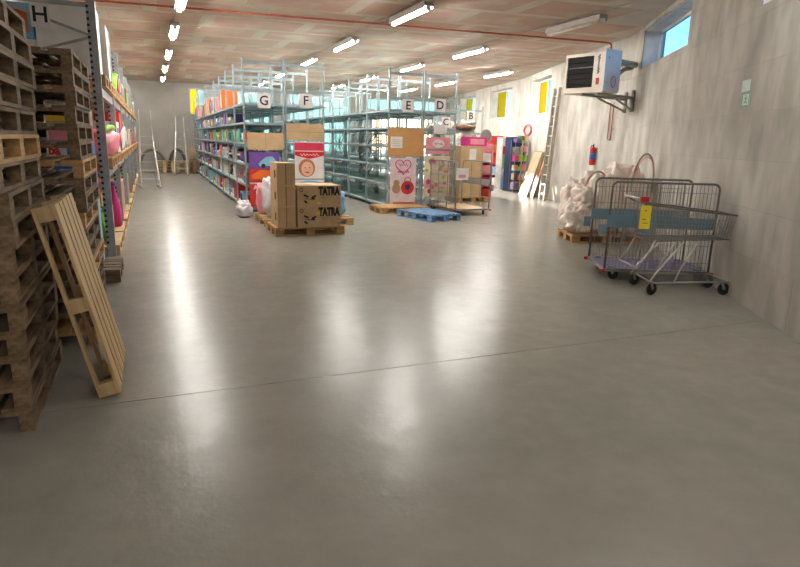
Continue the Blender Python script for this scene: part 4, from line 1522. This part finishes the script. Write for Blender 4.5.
# nearest bay, floor level
o = thing('toy_scooter', 'lime yellow toy scooter board standing on the floor level', 'toy scooter', (-.66, 9.05, .1445))
put('board', MB().bar((0, 0, .03), (-.10, -.12, .62), .16, .05).mesh('board', COLOURS['lime green']), o)
put('nose', MB().bar((.0, .01, .02), (.06, .05, .12), .14, .06).mesh('nose', COLOURS['yellow']), o)
carton('tan carton on the floor level pallet beside the lime scooter', (-.82, 9.55, .1445), .5, .42, .44, MKRAFT, 0)
o = thing('toy_skittle', 'magenta tall toy bottle standing on the floor level', 'toy', (-.60, 10.6, .1445))
put('body', MB().lathe([(.07, 0), (.1, .02), (.1, .3), (.05, .5), (.03, .62), (.05, .66)], 14).mesh('body', COLOURS['magenta'], True), o)
put('cap', MB().lathe([(.052, .66), (.055, .70), (.02, .72)], 12).mesh('cap', COLOURS['purple'], True), o)
carton('pale carton on the floor level behind the magenta toy', (-1.02, 10.7, .1445), .5, .6, .55, MKRAFT2, 0)
carton('brown carton on the floor level at the far end of the nearest bay', (-.75, 11.2, .1445), .4, .3, .38, MKRAFT, 0)

# toy cartons stacked between the second pallet stack and the rack, seen through the pallets
pallet('wooden pallet under the toy cartons behind the pallet stacks', (-1.0, 7.5, 0), 0, MWOODOLD)
zz = .1445
for nm, hz, mt, mt2, txt in (('light blue toy carton, lowest behind the pallet stacks', .72, COLOURS['sky blue'], COLOURS['white'], None),
                             ('pale pink toy carton under the blue lettered carton', .22, COLOURS['cream'], COLOURS['pink'], None),
                             ('blue carton with red brand lettering seen through the pallets', .40, COLOURS['blue'], COLOURS['sky blue'], 'Simba'),
                             ('red toy carton above the blue lettered carton', .20, COLOURS['red'], COLOURS['pink'], None),
                             ('tan and yellow toy carton, topmost behind the pallet stacks', .17, COLOURS['tan'], COLOURS['yellow'], None)):
    t = toy_box(nm, (-.95, 7.5, zz), .72, .6, hz, mt, mt2)
    if txt:
        for ch in t.children:
            if ch.name.startswith('picture_panel'):
                ch.data = bxm('picture_panel', COLOURS['blue'], -.34, .34, -.302, -.30, .04, hz - .03)
        put('white_patch', bxm('white_patch', COLOURS['white'], -.24, .14, -.304, -.302, hz * .68, hz * .98), t)
        text(txt, .13, COLOURS['red'], t, (-.06, -.305, hz * .83), FRONT, bold=.006, fit=.28)
    zz += hz + .001

# ------------------------------------------------------------------ far end of the left aisle
def stepladder(label, loc, rotz, hgt=1.55, wid=.55, rail=.8):
    t = thing('step_ladder', label, 'step ladder', loc, rotz)
    run = hgt * .42
    for s in (-1, 1):
        put('front_rail', MB().bar((s * wid / 2, -run, 0.01), (s * wid * .34, 0, hgt), .04, .07).mesh('front_rail', MALU), t)
        put('rear_rail', MB().bar((s * wid / 2, run * .9, 0.01), (s * wid * .34, .12, hgt), .025, .04).mesh('rear_rail', MALU), t)
        put('guard_rail', MB().tube([(s * wid * .34, 0, hgt), (s * wid * .30, .06, hgt + rail)], .022, 6).mesh('guard_rail', MALU), t)
        put('foot', bxm('foot', MRUBBER, -.02, .02, -.03, .03, 0, .02), t, (s * wid / 2, -run, 0))
    for k in range(1, 6):
        f = k / 6
        w_ = wid / 2 + (wid * .34 - wid / 2) * f
        put('tread', bxm('tread', MALU, -w_, w_, -run * (1 - f) - .04, -run * (1 - f) + .04, hgt * f - .012, hgt * f + .012), t)
    put('platform', bxm('platform', MALU, -wid * .36, wid * .36, -.05, .2, hgt - .01, hgt + .015), t)
    put('rear_brace', MB().bar((-wid * .46, run * .6, .5), (wid * .46, run * .6, .5), .02, .03).bar((-wid * .48, run * .8, .2), (wid * .48, run * .8, .2), .02, .03).mesh('rear_brace', MALU), t)
    put('base_bar', MB().bar((-wid / 2, -run, .05), (-wid / 2, run * .9, .05), .02, .03).bar((wid / 2, -run, .05), (wid / 2, run * .9, .05), .02, .03).mesh('base_bar', MALU), t)
    return t


stepladder('tall aluminium platform step ladder in the left aisle, nearer one', (-.11, 20.8, 0), R(4))
stepladder('aluminium step ladder at the far wall, beyond the nearer one', (1.2, 27.45, 0), R(-6), 1.75, .52, .62)
for j, x in enumerate((.62, 1.52)):
    for k in range(4):
        pallet('small pale pallet by the far wall, %s layer of the %s pile' % (('lowest', 'second', 'third', 'top')[k], ('left', 'right')[j]),
               (x - .1, 28.62, .13 * k), 0, MPALE, L=.84, Wd=.6, Hh=.13, group='pallets by the far wall', parts=(k == 3))
for j, (x, wd, hh, c) in enumerate(((1.98, .30, 1.12, MPALE), (2.3, .26, 1.05, MWOOD))):
    pass
for j in range(4):
    x = 1.46 + .13 * j
    o = thing('leaning_plank', 'tan plank leaning upright on the far wall, %s from the left' % ORD[j], 'plank', (x + .22, 29.08, 0), 0, 'planks at the far wall')
    put('plank_face', MB().bx(-.055, .055, -.02, .005, 0, 1.0 + .05 * (j % 2)).mesh('plank_face', MPALE), o)
    put('end_cut', bxm('end_cut', MWOOD, -.05, .05, -.018, .003, 1.0 + .05 * (j % 2), 1.004 + .05 * (j % 2)), o)
for j, (x, w_, hh, cn) in enumerate(((.06, .54, .95, 'grey'), (1.10, .36, .98, 'brown'))):
    pts = [(x - w_ * math.cos(math.pi * k / 14), 29.05, max(.0, hh * math.sin(math.pi * k / 14) ** .85)) for k in range(15)]
    pts = [(p[0], p[1], p[2] + .022) for p in pts]
    o = put('bent_duct', MB().tube(pts, .06, 10).mesh('bent_duct', pm('duct_' + cn, (134, 126, 112) if cn == 'grey' else (130, 108, 96), rough=.6), True))
    tag(o, '%s flexible duct bent into an arch against the far wall' % ('greyish', 'brownish')[j], 'duct', 'arched ducts at the far wall')
